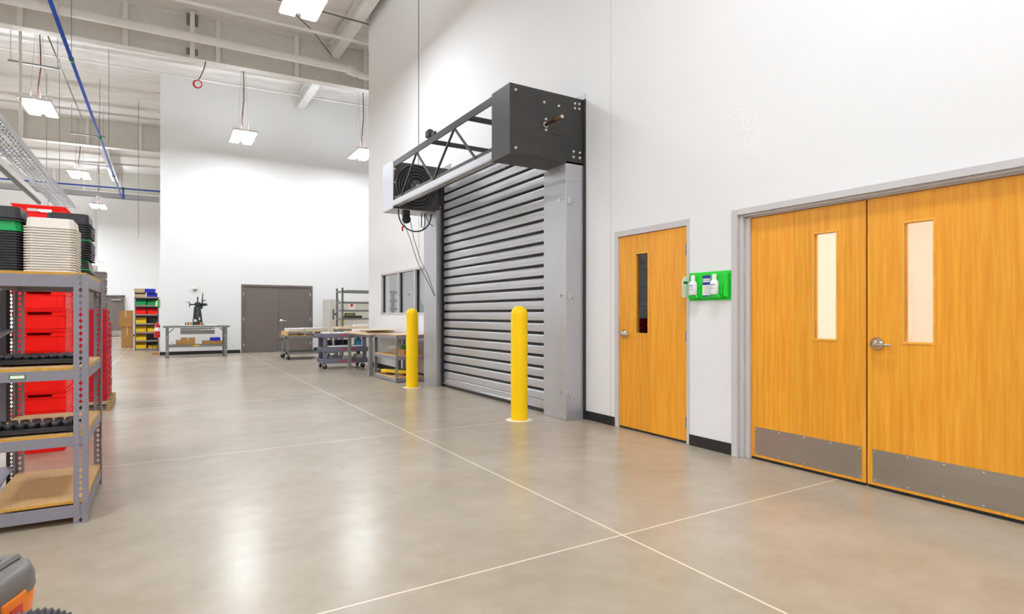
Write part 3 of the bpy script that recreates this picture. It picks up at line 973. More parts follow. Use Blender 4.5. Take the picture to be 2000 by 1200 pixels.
# bottom bar
q = MB(); q.box(-.158, -.12, cy0, cy1, .065, .152, b=.006)
bbx = obj('bottom_bar', q, M_SLAT, rd)
q = MB(); q.cyl((-.165, cy0, .058), (-.165, cy1, .058), .018, n=12); obj('tube_edge', q, M_SLAT, bbx)
q = MB(); q.box(-.175, -.12, cy0, cy1, .0, .042, b=.004); obj('rubber_seal', q, M_RUBBER, bbx)
q = MB()
for yy in (.75, 1.1, 2.05, 2.42, 3.35):
    for zz_ in (.085, .135): q.lathe([(0, .006), (.006, .005), (.008, 0)], (-.158, yy, zz_), (-1, 0, 0), 8)
obj('bolt', q, M_BOLT, bbx)
q = MB(); q.box(-.16, -.158, .62, .68, .09, .13); obj('warning_sticker', q, M_YELP, bbx)
q = MB(); q.box(-.178, -.15, cy0, cy0 + .07, .095, .125, b=.004); obj('end_roller', q, M_RUBBER, bbx)

# near head housing
HZ0, HZ1, HX = 3.09, 3.90, -1.07
hb = MB()
hb.box(HX, -.012, 0, .42, HZ0, HZ1, b=.003)
near = obj('head_housing', hb, M_BLKSTEEL, rd, label='black steel housing with bolts and shaft')
q = MB()
def bolt(q, x, y, z, ax=(0, -1, 0), r=.017):
    q.lathe([(0, .016), (r * .55, .016), (r * .6, .006), (r, .004), (r, 0)], (x, y, z), ax, 12)
for bx, bz in ((-.99, 3.83), (-.99, 3.17), (-.60, 3.76), (-.39, 3.755), (-.575, 3.565), (-.575, 3.44), (-.15, 3.83), (-.085, 3.835), (-.15, 3.77), (-.085, 3.775),
               (-.17, 3.245), (-.075, 3.245), (-.17, 3.18), (-.075, 3.18)):
    bolt(q, bx, 0, bz)
obj('bolt', q, M_BOLT, near)
q = MB()
q.prism([(-.49, 3.60), (-.34, 3.60), (-.34, 3.612), (-.49, 3.612)], 'y', -.0015, .0); q.prism([(-.49, 3.40), (-.34, 3.40), (-.34, 3.412), (-.49, 3.412)], 'y', -.0015, .0)
q.prism([(-.86, 3.105), (-.66, 3.105), (-.66, 3.112), (-.86, 3.112)], 'y', -.0015, .0)
for a, b_ in ((-.64, 3.56), (-.64, 3.455), (-.52, 3.45)): q.cyl((a, -.0015, b_), (a, 0, b_), .008, n=8)
obj('slot', q, M_GAP, near)
q = MB(); q.cyl((-.58, .0, 3.50), (-.58, -.33, 3.50), .02, n=16); sh = obj('drive_shaft', q, M_COPPER, near)
q = MB(); q.torus((-.58, -.005, 3.5), (0, 1, 0), .027, .008, 20, 6); q.lathe([(0, .003), (.02, .002), (.02, 0)], (-.58, -.33, 3.5), (0, -1, 0), 14); obj('shaft_collar', q, M_BOLT, sh)
# far head: inner plate with spiral, outer light cover
q = MB(); q.box(HX + .02, -.06, 3.85, 3.86, 3.09, 3.88); pl = obj('spiral_plate', q, M_BLKDISC, rd, label='dark plate carrying concentric spiral track')
q = MB()
cx_, cz_ = -.66, 3.495
for R in (.365, .315, .265, .215, .165): q.torus((cx_, 3.833, cz_), (0, 1, 0), R, .017, 56, 8)
q.cyl((cx_, 3.85, cz_), (cx_, 3.838, cz_), .385, n=56, m=1); q.lathe([(0, .05), (.05, .048), (.07, .02), (.115, .012), (.12, 0)], (cx_, 3.836, cz_), (0, -1, 0), 30)
obj('spiral_track', q, [M_BLKDISC, M_GAP], pl)
q = MB()
for a in range(6):
    t_ = a * PI / 3; bolt(q, cx_ + .085 * math.cos(t_), 3.82, cz_ + .085 * math.sin(t_), r=.01)
q.cyl((cx_, 3.79, cz_), (cx_, 3.77, cz_), .025, n=12)
for bx, bz in ((HX + .035, 3.75), (HX + .035, 3.52), (HX + .035, 3.27), (-.2, 3.18), (-.2, 3.13), (-.13, 3.19), (-.13, 3.13)): bolt(q, bx, 3.85, bz)
obj('bolt', q, M_BOLT, pl)
q = MB(); q.box(HX - .004, HX + .0, 3.85, 4.38, 3.09, 3.90); q.box(HX, -.01, 3.87, 4.38, 3.08, 3.088); q.box(HX, -.01, 4.37, 4.38, 3.09, 3.88)
obj('head_cover', q, M_GALV, rd)
# truss between the heads
q = MB()
q.box(HX, HX + .05, .42, 3.86, 3.80, 3.87); q.box(HX, HX + .012, .42, 3.86, 3.775, 3.80)
q.box(HX + .02, HX + .10, .42, 3.86, 3.20, 3.27); obj('truss_chord', q, M_BLKSTEEL, rd)
q = MB(); q.box(HX - .004, HX + .02, .42, 3.86, 3.13, 3.215, b=.003); q.box(HX, HX + .10, .42, 3.86, 3.118, 3.13); obj('front_rail', q, M_SLAT, rd)
q = MB()
nt_ = [(2.85, 3.79), (1.49, 3.79)]; nb_ = [(3.50, 3.23), (2.2, 3.23), (.86, 3.23)]
for a, b_ in ((nb_[0], nt_[0]), (nt_[0], nb_[1]), (nb_[1], nt_[1]), (nt_[1], nb_[2])): q.bar((HX + .02, a[0], a[1]), (HX + .02, b_[0], b_[1]), .025, .025)
for yy in (2.3, 1.1): q.box(HX + .03, -.02, yy - .02, yy + .02, 3.79, 3.85)
obj('truss_brace', q, M_BLKSTEEL, rd)
# rear shaft and bearing brackets between heads
q = MB(); q.box(-.75, -.70, .42, 3.84, 3.24, 3.28); q.box(-.06, -.01, .42, 3.84, 3.79, 3.86); obj('rear_rail', q, M_BLKSTEEL, rd)
q = MB()
for yy in (1.0, 2.5): q.box(-.10, -.02, yy - .01, yy + .01, 3.62, 3.70)
q.box(-.3, -.02, 3.6, 3.62, 3.5, 3.72)
obj('bracket', q, M_BOLT, rd)
# sensor on the top chord
q = MB(); q.box(HX - .02, HX + .06, 2.28, 2.42, 3.89, 4.0, b=.015); q.box(HX, HX + .04, 2.12, 2.24, 3.87, 3.93, b=.008); q.cyl((HX + .02, 2.24, 3.93), (HX + .02, 2.30, 3.96), .022, n=10)
obj('motor_sensor', q, M_BLKP, rd)
# chain hoist below far head with hanging cords and cable loop
ch = MB(); ch.lathe([(0, 0), (.07, 0), (.075, .01), (.075, .05), (.07, .06), (0, .06)], (-.80, 3.98, 2.93), (0, -1, 0), 20); ch.box(-.86, -.74, 3.92, 4.02, 2.98, 3.08, b=.01)
hoist = obj('chain_wheel', ch, M_BLKP, rd)
q = MB()
for dx, ex in ((-.07, -.33), (.07, -.22)):
    q.tube([(-.80 + dx, 3.95, 2.93), (-.72 + dx * .5, 3.9, 2.6), (-.60 + dx * .5, 3.86, 2.2), (-.47 + dx * .5, 3.84, 1.95), (-.30, 3.87, 1.6)], .006, 6)
obj('pull_chain', q, M_WIRE, hoist)
q = MB()
pts = []
for k in range(17):
    a = PI * (1.0 + k / 16 * 1.0)
    pts.append((-.66 + .30 * math.cos(a), 3.9, 3.02 + .30 * math.sin(a)))
q.tube([(-.96, 3.9, 3.1)] + pts + [(-.34, 3.9, 3.05)], .012, 8); obj('power_cable', q, M_BLKP, rd)
q = MB(); q.tube([(-.45, 4.1, 3.1), (-.46, 4.1, 2.85), (-.42, 4.1, 2.80), (-.39, 4.1, 2.9), (-.40, 4.1, 3.08)], .01, 6); q.tube([(-.42, 4.05, 3.08), (-.33, 4.05, 2.9), (-.28, 4.0, 2.86)], .008, 6)
obj('control_cable', q, M_CONDUIT, rd)
q = MB(); q.box(-.88, -.86, 3.93, 3.96, 2.72, 2.8); obj('red_toggle', q, M_REDINK, rd)

# ================================================================== BOLLARDS
def bollard(x, y, label):
    t = thing('bollard', label, 'bollard', (x, y, 0), 0, 'yellow bollards before the rolling door')
    r = .102
    prof = [(r, 0), (r, 1.30 - .02)]
    for k in range(1, 11):
        a = k / 10 * PI / 2; prof.append((r * math.cos(a), 1.28 + .102 * math.sin(a)))
    q = MB(); q.lathe(prof, n=48); obj('post', q, M_YEL, t)
    q = MB(); q.lathe([(r, .004), (.15, .004), (.165, 0)], n=32); obj('grout_ring', q, M_GROUT, t)
    return t
bollard(3.73, 9.56, 'yellow bollard beside the wooden shelf bench')
bollard(3.70, 5.96, 'yellow bollard beside the guide next to the single wooden door')

# ================================================================== EYEWASH
ew = thing('eyewash_station', 'bright green wall eyewash station holding two white bottles by the single door', 'eyewash station', (W, 3.705, 1.41))
q = MB()
q.box(-.012, -.001, -.245, .245, 0, .27, b=.006)
q.box(-.034, -.012, -.225, .225, .018, .252, b=.016)
obj('tray', q, M_EYEG, ew)
q = MB()
for s in (-1, 1):
    yc = .118 * s + (.015 if s < 0 else .03)
    q.box(-.085, -.034, yc - .062, yc + .062, .022, .05, b=.012)
    q.box(-.05, -.034, yc - .066, yc - .05, .05, .15, b=.006); q.box(-.05, -.034, yc + .05, yc + .066, .05, .15, b=.006)
q.box(-.048, -.034, -.225, -.185, .03, .24, b=.01)
obj('bottle_holder', q, M_EYEG, ew)
q = MB(); q.box(-.0365, -.034, -.035, .06, .035, .235); lab_ = obj('label', q, [M_PAPER], ew)
q = MB(); q.box(-.0372, -.0365, -.035, .06, .145, .235); q.box(-.0372, -.0365, -.035, .06, .035, .048); obj('label_print', q, M_NAVY, lab_)
q = MB(); q.box(-.0378, -.0372, -.03, .055, .172, .205); obj('label_band', q, M_PAPER, lab_)
text('label_text', 'EYE WASH', .02, M_NAVY, lab_, (-.0382, .0125, .188), (PI / 2, 0, -PI / 2))
q = MB()
for k in range(9): q.box(-.0369, -.0365, -.027, .05 - .01 * (k % 3), .132 - k * .009, .134 - k * .009)
obj('label_lines', q, M_GRYP, lab_)
for s, lb in ((-1, 'white eyewash bottle with cap, on the side of the green station towards the double doors'), (1, 'white eyewash bottle with cap, on the side of the green station towards the single door')):
    yc = .118 * s + (.015 if s < 0 else .03)
    bt = thing('eyewash_bottle', lb, 'bottle', (W - .066, 3.705 + yc, 1.41 + .051), 0, 'eyewash bottles')
    q = MB(); bt_prof = [(0, 0), (.036, 0), (.04, .006), (.04, .10), (.036, .118), (.022, .135), (.018, .14)]
    q.lathe(bt_prof, n=24); obj('bottle_body', q, M_BOTTLE, bt)
    q = MB(); q.lathe([(.019, .138), (.0195, .185), (.017, .19), (0, .19)], n=20); obj('cap', q, M_PAPER, bt)
    q = MB()
    v = []
    for zz_ in (.085, .093): pass
    for zA, zB, a0, a1 in ((.088, .095, 2.5, 3.9), (.052, .055, 2.5, 3.9), (.070, .073, 2.5, 3.9)):
        pv = []
        for k in range(9):
            a = a0 + (a1 - a0) * k / 8
            pv.append((.0406 * math.cos(a), .0406 * math.sin(a), zA)); pv.append((.0406 * math.cos(a), .0406 * math.sin(a), zB))
        q.add(pv, [(2 * k, 2 * k + 2, 2 * k + 3, 2 * k + 1) for k in range(8)])
    obj('bottle_print', q, M_NAVY, bt)
sg = MB(); sg.prism([(-.095, -.10), (-.001, -.10), (-.001, .09), (-.035, .105), (-.07, .10), (-.095, .06)], 'y', -.0015, .0015)
so = obj('projecting_sign', sg, M_PAPER, None, (W - .0, 3.962, 1.545)); tag(so, 'small white projecting sign beside the green eyewash station', 'sign')
q = MB(); q.box(-.08, -.02, -.0022, -.0016, .03, .055); obj('sign_print', q, M_PIPEG, so)

# ================================================================== RACKS (boltless)
def perf_post(q, width, length, pitch, axis='x', flip=1, y=0.0, m=0, hole=(.0105, .0165), off=0.0):
    """flat flange with a column of diamond keyholes; spans x 0..width at y=0 (axis x) or y 0..width at x=0 (axis y)."""
    n = int(length / pitch)
    hw, hh = hole
    cx = width / 2 + off
    def P(u, z):
        return (u * flip, y, z) if axis == 'x' else (y, u * flip, z)
    for i in range(n):
        z0 = i * pitch; z1 = z0 + pitch if i < n - 1 else length; zc = z0 + pitch / 2
        ring = [(0, z0), (cx, z0), (width, z0), (width, zc), (width, z1), (cx, z1), (0, z1), (0, zc)]
        inn = [(cx - hw * .45, zc - hh * .55), (cx, zc - hh), (cx + hw * .45, zc - hh * .55), (cx + hw, zc), (cx + hw * .45, zc + hh * .55), (cx, zc + hh), (cx - hw * .45, zc + hh * .55), (cx - hw, zc)]
        v = [P(*p) for p in ring] + [P(*p) for p in inn]
        q.add(v, [(k, (k + 1) % 8, 8 + (k + 1) % 8, 8 + k) for k in range(8)], m)

def rack_post(parent, x, y, sx, sy, h, fw=.072, sw=.045, m=M_RACK, pitch=.0381):
    """L post whose corner sits at (x, y); flanges run towards sx (along X) and sy (along Y)."""
    q = MB()
    perf_post(q, fw, h, pitch, 'x', sx)
    q.box(min(0, sx * .004), max(0, sx * .004), min(0, sy * sw), max(0, sy * sw), 0, h)
    o = obj('post', q, m, parent, (x, y, 0))
    md = o.modifiers.new('solidify', 'SOLIDIFY'); md.thickness = .0018; md.offset = 0
    return o

def shelf_level(parent, x0, x1, y0, y1, ztop, beam=.07, board=.016, gap=0.0):
    q = MB(); q.box(x0 + .01, x1 - .01, y0 + .008, y1 - .008, ztop - board, ztop)
    b = obj('shelf_board', q, M_PARTI, parent)
    q = MB(); q.box(x0 + .01, x1 - .01, y0 + .004, y0 + .0075, ztop - board, ztop - .0005); q.box(x1 - .0095, x1 - .006, y0 + .008, y1 - .008, ztop - board, ztop - .0005)
    obj('board_edge', q, M_EDGE, b)
    for ya, yb in ((y0 + .003, y0 + .018), (y1 - .018, y1 - .003)):
        q = MB(); zb_ = ztop - board - gap
        q.box(x0 + .004, x1 - .004, ya, yb, zb_ - beam, zb_, b=.002); obj('beam', q, M_RACK, parent)
    for xa, xb in ((x0 + .003, x0 + .018), (x1 - .018, x1 - .003)):
        q = MB(); zb_ = ztop - board - gap
        q.box(xa, xb, y0 + .02, y1 - .02, zb_ - beam, zb_, b=.002); obj('side_beam', q, M_RACK, parent)

RX0, RX1, RY0, RY1 = -.905, -.395, 4.40, 5.38
rk = thing('storage_rack', 'grey boltless rack with particle board shelves, carrying stacked ivory and black bins', 'rack', (0, 0, 0))
for (x, y, sx, sy) in ((RX1, RY0, -1, 1), (RX0, RY0, 1, 1), (RX1, RY1, -1, -1), (RX0, RY1, 1, -1)):
    rack_post(rk, x, y, sx, sy, 1.525, fw=.072 if y == RY0 else .052)
for z in (1.535, .957, .552):
    shelf_level(rk, RX0 + .002, RX1 - .002, RY0, RY1, z, beam=.075 if z > 1 else .062)
shelf_level(rk, RX0 + .002, RX1 - .002, RY0, RY1, .142, beam=.075, gap=.012)
q = MB(); q.box(-.768, -.692, RY0 - .0005, RY0 + .003, .897, .923, 0); tg = obj('shelf_tag', q, M_PIPEG, rk)
q = MB(); q.box(-.762, -.698, RY0 - .0012, RY0 - .0005, .901, .919); st = obj('tag_face', q, M_PAPER, tg)

# rack B beyond to the side, mostly outside the picture
rb = thing('storage_rack', 'dark perforated rack with tilted grey shelves behind the near rack', 'rack', (0, 0, 0))
for (x, y, sx, sy) in ((-.945, 5.68, -1, -1), (-2.3, 5.68, 1, -1), (-.945, 5.10, -1, 1), (-2.3, 5.10, 1, 1)):
    if y < 5.5: continue
    rack_post(rb, x, y, sx, sy, 1.53, fw=.062, m=M_RACKD, pitch=.03)
for z in (.10, .86, 1.13, 1.46):
    q = MB(); q.T = Matrix.Translation((-1.62, 5.4, z)) @ Matrix.Rotation(math.radians(6), 4, 'X')
    q.box(-.66, .66, -.28, .26, 0, .012); q.box(-.66, .66, -.28, -.27, 0, .045); q.T = None
    obj('shelf', q, M_RACK, rb)
q = MB(); q.box(-2.3, -1.005, 5.684, 5.692, .40, 1.5); obj('back_panel', q, M_RACK, rb)
q = MB(); q.bar((-1.02, 5.45, 1.40), (-1.22, 5.2, .75), .016, .016); q.bar((-1.2, 5.5, .8), (-1.0, 5.4, .5), .016, .016); obj('brace', q, M_GRYP, rb)

# ------------------------------------------------ bins
def nest_bin(w, d, h, m, name='nesting_bin'):
    """upside-down thin walled nesting bin: open side down, rim lip at the bottom."""
    t = .0008
    q = MB()
    def ring(w_, d_, z): return [(-w_ / 2, -d_ / 2, z), (w_ / 2, -d_ / 2, z), (w_ / 2, d_ / 2, z), (-w_ / 2, d_ / 2, z)]
    k = .16
    def cut(w_, d_, z, c=.022):
        return [(-w_ / 2 + c, -d_ / 2, z), (w_ / 2 - c, -d_ / 2, z), (w_ / 2, -d_ / 2 + c, z), (w_ / 2, d_ / 2 - c, z), (w_ / 2 - c, d_ / 2, z), (-w_ / 2 + c, d_ / 2, z), (-w_ / 2, d_ / 2 - c, z), (-w_ / 2, -d_ / 2 + c, z)]
    A = [cut(w, d, 0), cut(w, d, .0075), cut(w - .02, d - .02, .008), cut(w - .02 - h * k, d - .02 - h * k, h - .003), cut(w - .026 - h * k, d - .026 - h * k, h)]
    I = [cut(w - .022 - h * k, d - .022 - h * k, h - .004), cut(w - .022, d - .022, .0075), cut(w - .014, d - .014, 0)]
    rings = A + I
    v = [p for r in rings for p in r]
    f = []
    seq = list(range(len(rings)))
    for a in range(len(rings) - 1):
        if a == len(A) - 1: continue
        for i in range(8): f.append((a * 8 + i, a * 8 + (i + 1) % 8, (a + 1) * 8 + (i + 1) % 8, (a + 1) * 8 + i))
    f.append([(len(A) - 1) * 8 + i for i in range(8)])
    f.append([len(A) * 8 + i for i in range(8)])
    a, b_ = len(rings) - 1, 0
    for i in range(8): f.append((a * 8 + i, a * 8 + (i + 1) % 8, b_ * 8 + (i + 1) % 8, b_ * 8 + i))
    q.add(v, f)
    return q.mesh(name, [m])

ORD = ['lowest', 'second', 'third', 'fourth', 'fifth', 'sixth', 'seventh', 'eighth', 'ninth', 'tenth', 'eleventh', 'twelfth', 'thirteenth', 'fourteenth',
       'fifteenth', 'sixteenth', 'seventeenth', 'eighteenth', 'nineteenth', 'twentieth']
def nth(k): return 'lowest' if k == 0 else ORD[k] + ' from the bottom'

def bin_stack(me, x, y, z, seq, cat, group, rz=0.0, jitter=.0004):
    """seq: list of (mesh, dz to next, label)."""
    for k_, (m_, dz, lb) in enumerate(seq):
        lb = lb.replace('@', nth(k_))
        o = bpy.data.objects.new('nesting_bin', m_); C.objects.link(o)
        o.location = (x + random.uniform(-jitter, jitter), y + random.uniform(-jitter, jitter), z)
        o.rotation_euler = (0, 0, rz)
        tag(o, lb, cat, group)
        z += dz
TOP = 1.536
wb = nest_bin(.252, .30, .062, M_WHTP)
seq = [(wb, .0155, 'ivory nesting bin at the bottom of the white stack on the rack top')] + \
      [(wb, .0155, 'ivory nesting bin, @ in the white stack on the rack top')] * 16 + [(wb, .0155, 'ivory nesting bin at the top of the white stack on the rack top')]
bin_stack(None, -.583, RY0 + .17, TOP, seq, 'bin', 'ivory nesting bins in the white stack', 0.0)
kb = nest_bin(.27, .30, .07, M_BLKP)
gb = nest_bin(.268, .30, .07, M_GRN)
seq = [(kb, .0158, 'black nesting bin, @ in the black stack beside the ivory stack')] * 15 + [(gb, .060, 'green nesting bin in the black stack beside the white stack')] + \
      [(kb, .0158, 'black nesting bin in the black stack above its green bin')] * 1 + [(kb, .0158, 'black nesting bin at the top of the black stack')]
bin_stack(None, -.848, RY0 + .19, TOP, seq, 'bin', 'nesting bins in the black stack')
kb2 = nest_bin(.26, .34, .075, M_BLKP)
gb2 = nest_bin(.25, .33, .075, M_GRN)
seq = [(kb2, .0165, 'black nesting bin, @ in the tall stack at the rack top corner')] * 3 + [(gb2, .073, 'lower green bin in the tall stack at the rack top corner')] + \
      [(kb2, .0165, 'black bin between two green ones, @ in the tall corner stack')] * 8 + [(gb2, .028, 'upper green bin in the tall stack at the rack top corner')] + \
      [(kb2, .0165, 'black bin above the upper green one, @ in the corner stack')] * 6
bin_stack(None, -.560, RY1 - .24, TOP, seq, 'bin', 'nesting bins in the tall corner stack')

# trays with turned parts
def tray(x0, x1, y0, y1, z, label):
    t = thing('parts_tray', label, 'tray', ((x0 + x1) / 2, (y0 + y1) / 2, z))
    w, d = (x1 - x0) / 2, (y1 - y0) / 2
    q = MB(); q.box(-w, w, -d, d, .012, .03, b=.003)
    for a in (-w + .03, w - .03):
        for b_ in (-d + .03, d - .03): q.box(a - .012, a + .012, b_ - .012, b_ + .012, 0, .012)
    obj('tray_deck', q, M_BLKP, t)
    for ya in (-d, d - .006):
        q = MB(); q.box(-w, w, ya, ya + .006, .03, .042); obj('tray_lip', q, M_BLKP, t)
def sleeve_mesh(r, h):
    q = MB(); q.lathe([(r * .6, 0), (r, 0), (r, h * .55), (r * 1.06, h * .6), (r * 1.06, h), (r * .7, h), (r * .6, h * .9), (r * .6, 0)], n=20)
    return q.mesh('turned_sleeve', [M_PCYL])
tray(-.885, -.455, 4.445, 4.70, .552, 'black tray of short turned sleeves on the second lowest rack shelf')
sm = sleeve_mesh(.0215, .042)
for r_ in range(3):
    for c_ in range(7):
        o = bpy.data.objects.new('turned_sleeve', sm); C.objects.link(o)
        o.location = (-.842 + c_ * .056 + (r_ % 2) * .014, 4.475 + r_ * .075, .552 + .0305)
        tag(o, 'wide dark sleeve on the lower tray, %s row, %s from the corner post' % (('front', 'middle', 'back')[r_], ('seventh', 'sixth', 'fifth', 'fourth', 'third', 'second', 'first')[c_]), 'machined part', 'turned sleeves on the lower tray')
tray(-.88, -.44, 4.60, 5.0, .957, 'black tray of slotted parts on the rack shelf with the green tag')
sm2 = sleeve_mesh(.0165, .034)
for r_ in range(4):
    for c_ in range(10):
        o = bpy.data.objects.new('turned_sleeve', sm2); C.objects.link(o)
        o.location = (-.855 + c_ * .043, 4.64 + r_ * .09, .957 + .0305)
        tag(o, 'small dark sleeve on the upper tray, %s row, %s from the corner post' % (('front', 'second', 'third', 'back')[r_], ('tenth', 'ninth', 'eighth', 'seventh', 'sixth', 'fifth', 'fourth', 'third', 'second', 'first')[c_]), 'machined part', 'small parts on the upper tray')

# ------------------------------------------------ euro totes
def tote(w, d, h, m, name, label, loc, group, slot=True, through=False):
    t = thing(name, label, 'crate', loc, 0, group)
    i = .014; tk = .003
    q = MB()
    bw, bd = w / 2 - i, d / 2 - i
    q.box(-bw, bw, -bd, bd, .0, .004)
    q.box(-bw, -bw + tk, -bd, bd, .0, h - .012); q.box(bw - tk, bw, -bd, bd, .0, h - .012)
    for s in (-1, 1):
        ya, yb = (-bd, -bd + tk) if s < 0 else (bd - tk, bd)
        if slot and (s < 0 or through):
            sl = w * .22; za, zb_ = h - .060, h - .034
            q.box(-bw, bw, ya, yb, .0, za); q.box(-bw, -sl, ya, yb, za, zb_); q.box(sl, bw, ya, yb, za, zb_); q.box(-bw, bw, ya, yb, zb_, h - .012)
        else:
            q.box(-bw, bw, ya, yb, .0, h - .012)
    obj('tote_body', q, m, t)
    q = MB()
    def rimring(z0, z1, o_):
        a, b_ = w / 2 - o_, d / 2 - o_
        q.box(-a, a, -b_, -bd, z0, z1); q.box(-a, a, bd, b_, z0, z1); q.box(-a, -bw, -bd, bd, z0, z1); q.box(bw, a, -bd, bd, z0, z1)
    rimring(h - .016, h - .002, 0); rimring(h - .033, h - .029, .003); rimring(h - .066, h - .062, .003)
    for sx in (-1, 1):
        for sy in (-1, 1):
            q.box(min(sx * (bw - .02), sx * (bw + .008)), max(sx * (bw - .02), sx * (bw + .008)), min(sy * bd, sy * (bd + .008)), max(sy * bd, sy * (bd + .008)), h - .062, h - .033)
            q.box(min(sx * (bw - .06), sx * (bw - .055)), max(sx * (bw - .06), sx * (bw - .055)), min(sy * bd, sy * (bd + .006)), max(sy * bd, sy * (bd + .006)), .01, h - .016)
            q.box(min(sx * bw, sx * (bw + .006)), max(sx * bw, sx * (bw + .006)), min(sy * (bd - .04), sy * (bd - .035)), max(sy * (bd - .04), sy * (bd - .035)), .01, h - .016)
    obj('rim', q, m, t)
    return t
P_T = .1905
base = tote(.40, .60, P_T, M_RED, 'stacking_tote', 'bright red stacking tote, lowest in the tall stack behind the near rack', (-.975, 7.1, .0), 'red stacking totes behind the near rack')
for k in range(1, 11):
    dup(base, (-.975 + random.uniform(-.004, .004), 7.1 + random.uniform(-.004, .004), k * P_T), 0,
        'bright red stacking tote, ' + nth(k) + ' in the tall stack behind the near rack')
tote(.40, .60, P_T, M_RED, 'stacking_tote', 'bright red stacking tote at the very top, rising above the black bins', (-.975, 7.1, 11 * P_T), 'red stacking totes behind the near rack', through=True)
# crimson shallow crates on a pallet
def pallet(x0, x1, y0, y1, z, m, label, along='y'):
    t = thing('pallet', label, 'pallet', ((x0 + x1) / 2, (y0 + y1) / 2, z))
    w, d = (x1 - x0) / 2, (y1 - y0) / 2
    q = MB()
    nb = 7
    for k in range(nb):
        a = -d + (2 * d - .09) * k / (nb - 1); q.box(-w, w, a, a + .09, .105, .122, b=.002)
    for a in (-d, -.045, d - .09): q.box(-w, w, a, a + .09, 0, .016, b=.002)
    obj('deck_boards', q, m, t)
    q = MB()
    for a in (-w, -.02, w - .04): q.box(a, a + .04, -d, d, .016, .105, b=.002)
    obj('stringer', q, m, t)
    return t
pallet(-1.62, -.60, 9.32, 10.45, 0, M_OLDPINE, 'weathered wooden pallet under the crimson crates')
cb = tote(.585, .40, .0845, M_CRIM, 'stacking_crate', 'shallow crimson crate, lowest in the front stack on the weathered pallet', (-.925, 9.6, .122), 'crimson crates on the pallet', slot=False)
for k in range(1, 15): dup(cb, (-.925 + random.uniform(-.002, .002), 9.6, .122 + k * .0815), 0, 'shallow crimson crate, ' + nth(k) + ' in the front stack on the weathered pallet')
cb2 = tote(.585, .40, .0845, M_CRIM, 'stacking_crate', 'shallow crimson crate, lowest in the rear stack on the weathered pallet', (-.925, 10.06, .122), 'crimson crates in the rear row of the pallet', slot=False)
for k in range(1, 13): dup(cb2, (-.925 + random.uniform(-.002, .002), 10.06, .122 + k * .0815), 0, 'shallow crimson crate, ' + nth(k) + ' in the rear stack on the weathered pallet')
gb_ = tote(.54, .36, .10, M_GRYP, 'stacking_crate', 'lowest grey crate stacked on the crimson crates', (-.925, 9.6, .122 + 15 * .0815 + .004), 'grey crates on the crimson stack', slot=False)
for k in range(1, 5): dup(gb_, (-.925, 9.6, .122 + 15 * .0815 + .004 + k * .1), 0, 'grey crate, ' + nth(k) + ' of the grey ones on the crimson crates')

# trays hidden in rack B
for i, (x, y, z, lb) in enumerate(((-1.10, 5.30, .895, 'row of pale boards standing on the dark rack shelf'), (-1.12, 5.32, 1.17, 'row of pale boards on the upper shelf of the dark rack'))):
    for k in range(4):
        q = MB(); q.box(-.005, .005, -.1, .1, 0, .15 + .02 * (k % 2))
        o = obj('board_panel', q, M_PEACH if k % 2 else M_GRYP, None, (x - k * .035, y, z)); tag(o, lb.replace('row of pale boards', ('first', 'second', 'third', 'fourth')[k] + ' pale board from the post'), 'board', 'pale boards in the dark rack')

# ================================================================== SHOP VACUUM
va = thing('shop_vacuum', 'orange and grey shop vacuum with a ribbed hose at the bottom edge', 'vacuum', (-.545, 2.14, 0), math.radians(-20))
def sqlathe(q, prof, n=40, e=3.2, m=0):
    v, f = [], []
    for r, h, sx in prof:
        for i in range(n):
            t_ = 2 * PI * i / n
            c_, s_ = math.cos(t_), math.sin(t_)
            k = (abs(c_) ** e + abs(s_) ** e) ** (-1 / e)
            v.append((r * k * c_, r * k * s_ * sx, h))
    for a in range(len(prof) - 1):
        for i in range(n): f.append((a * n + i, a * n + (i + 1) % n, (a + 1) * n + (i + 1) % n, (a + 1) * n + i))
    f.append(list(range(n))); f.append([(len(prof) - 1) * n + i for i in range(n)])
    q.add(v, f, m, True)
q = MB(); sqlathe(q, [(.13, .06, 1), (.15, .08, 1), (.165, .2, 1), (.185, .30, 1), (.195, .36, 1), (.200, .43, 1), (.203, .485, 1)]); obj('drum', q, M_ORANGE, va)
q = MB(); sqlathe(q, [(.200, .478, 1), (.206, .482, 1), (.204, .52, 1), (.195, .545, 1), (.178, .552, 1), (.165, .553, 1)]); obj('lid', q, M_VACG, va)
q = MB()
q.box(-.10, .12, -.16, -.13, .552, .562, b=.008); q.box(-.10, .12, .13, .16, .552, .562, b=.008); q.box(.11, .14, -.16, .16, .548, .566, b=.008)
obj('carry_handle', q, M_VACG, va)
q = MB(); q.box(.045, .115, -.10, .10, .5535, .556); obj('latch_recess', q, M_GAP, va)
q = MB(); q.box(-.1, .03, -.07, .09, .5535, .5555); lb2 = obj('label', q, M_PAPER, va)
q = MB()
for k in range(7): q.box(-.09, .02, -.06 + k * .02, -.054 + k * .02, .5556, .5562)
obj('label_lines', q, M_GRYP, lb2)
q = MB(); q.box(.19, .209, -.05, .06, .38, .50, b=.006); obj('lid_latch', q, M_ORANGE, va)
q = MB(); q.box(.2095, .212, -.02, .03, .40, .47); obj('latch_mark', q, M_EXT, va)
for a, b_ in ((-1, -1), (1, -1), (1, 1), (-1, 1)):
    q = MB(); q.lathe([(0, -.012), (.028, -.012), (.03, 0), (.028, .012), (0, .012)], (a * .12, b_ * .12, .03), (1, 0, 0), 14); q.box(a * .12 - .02, a * .12 + .02, b_ * .12 - .015, b_ * .12 + .015, .03, .075)
    obj('caster', q, M_BLKP, va)
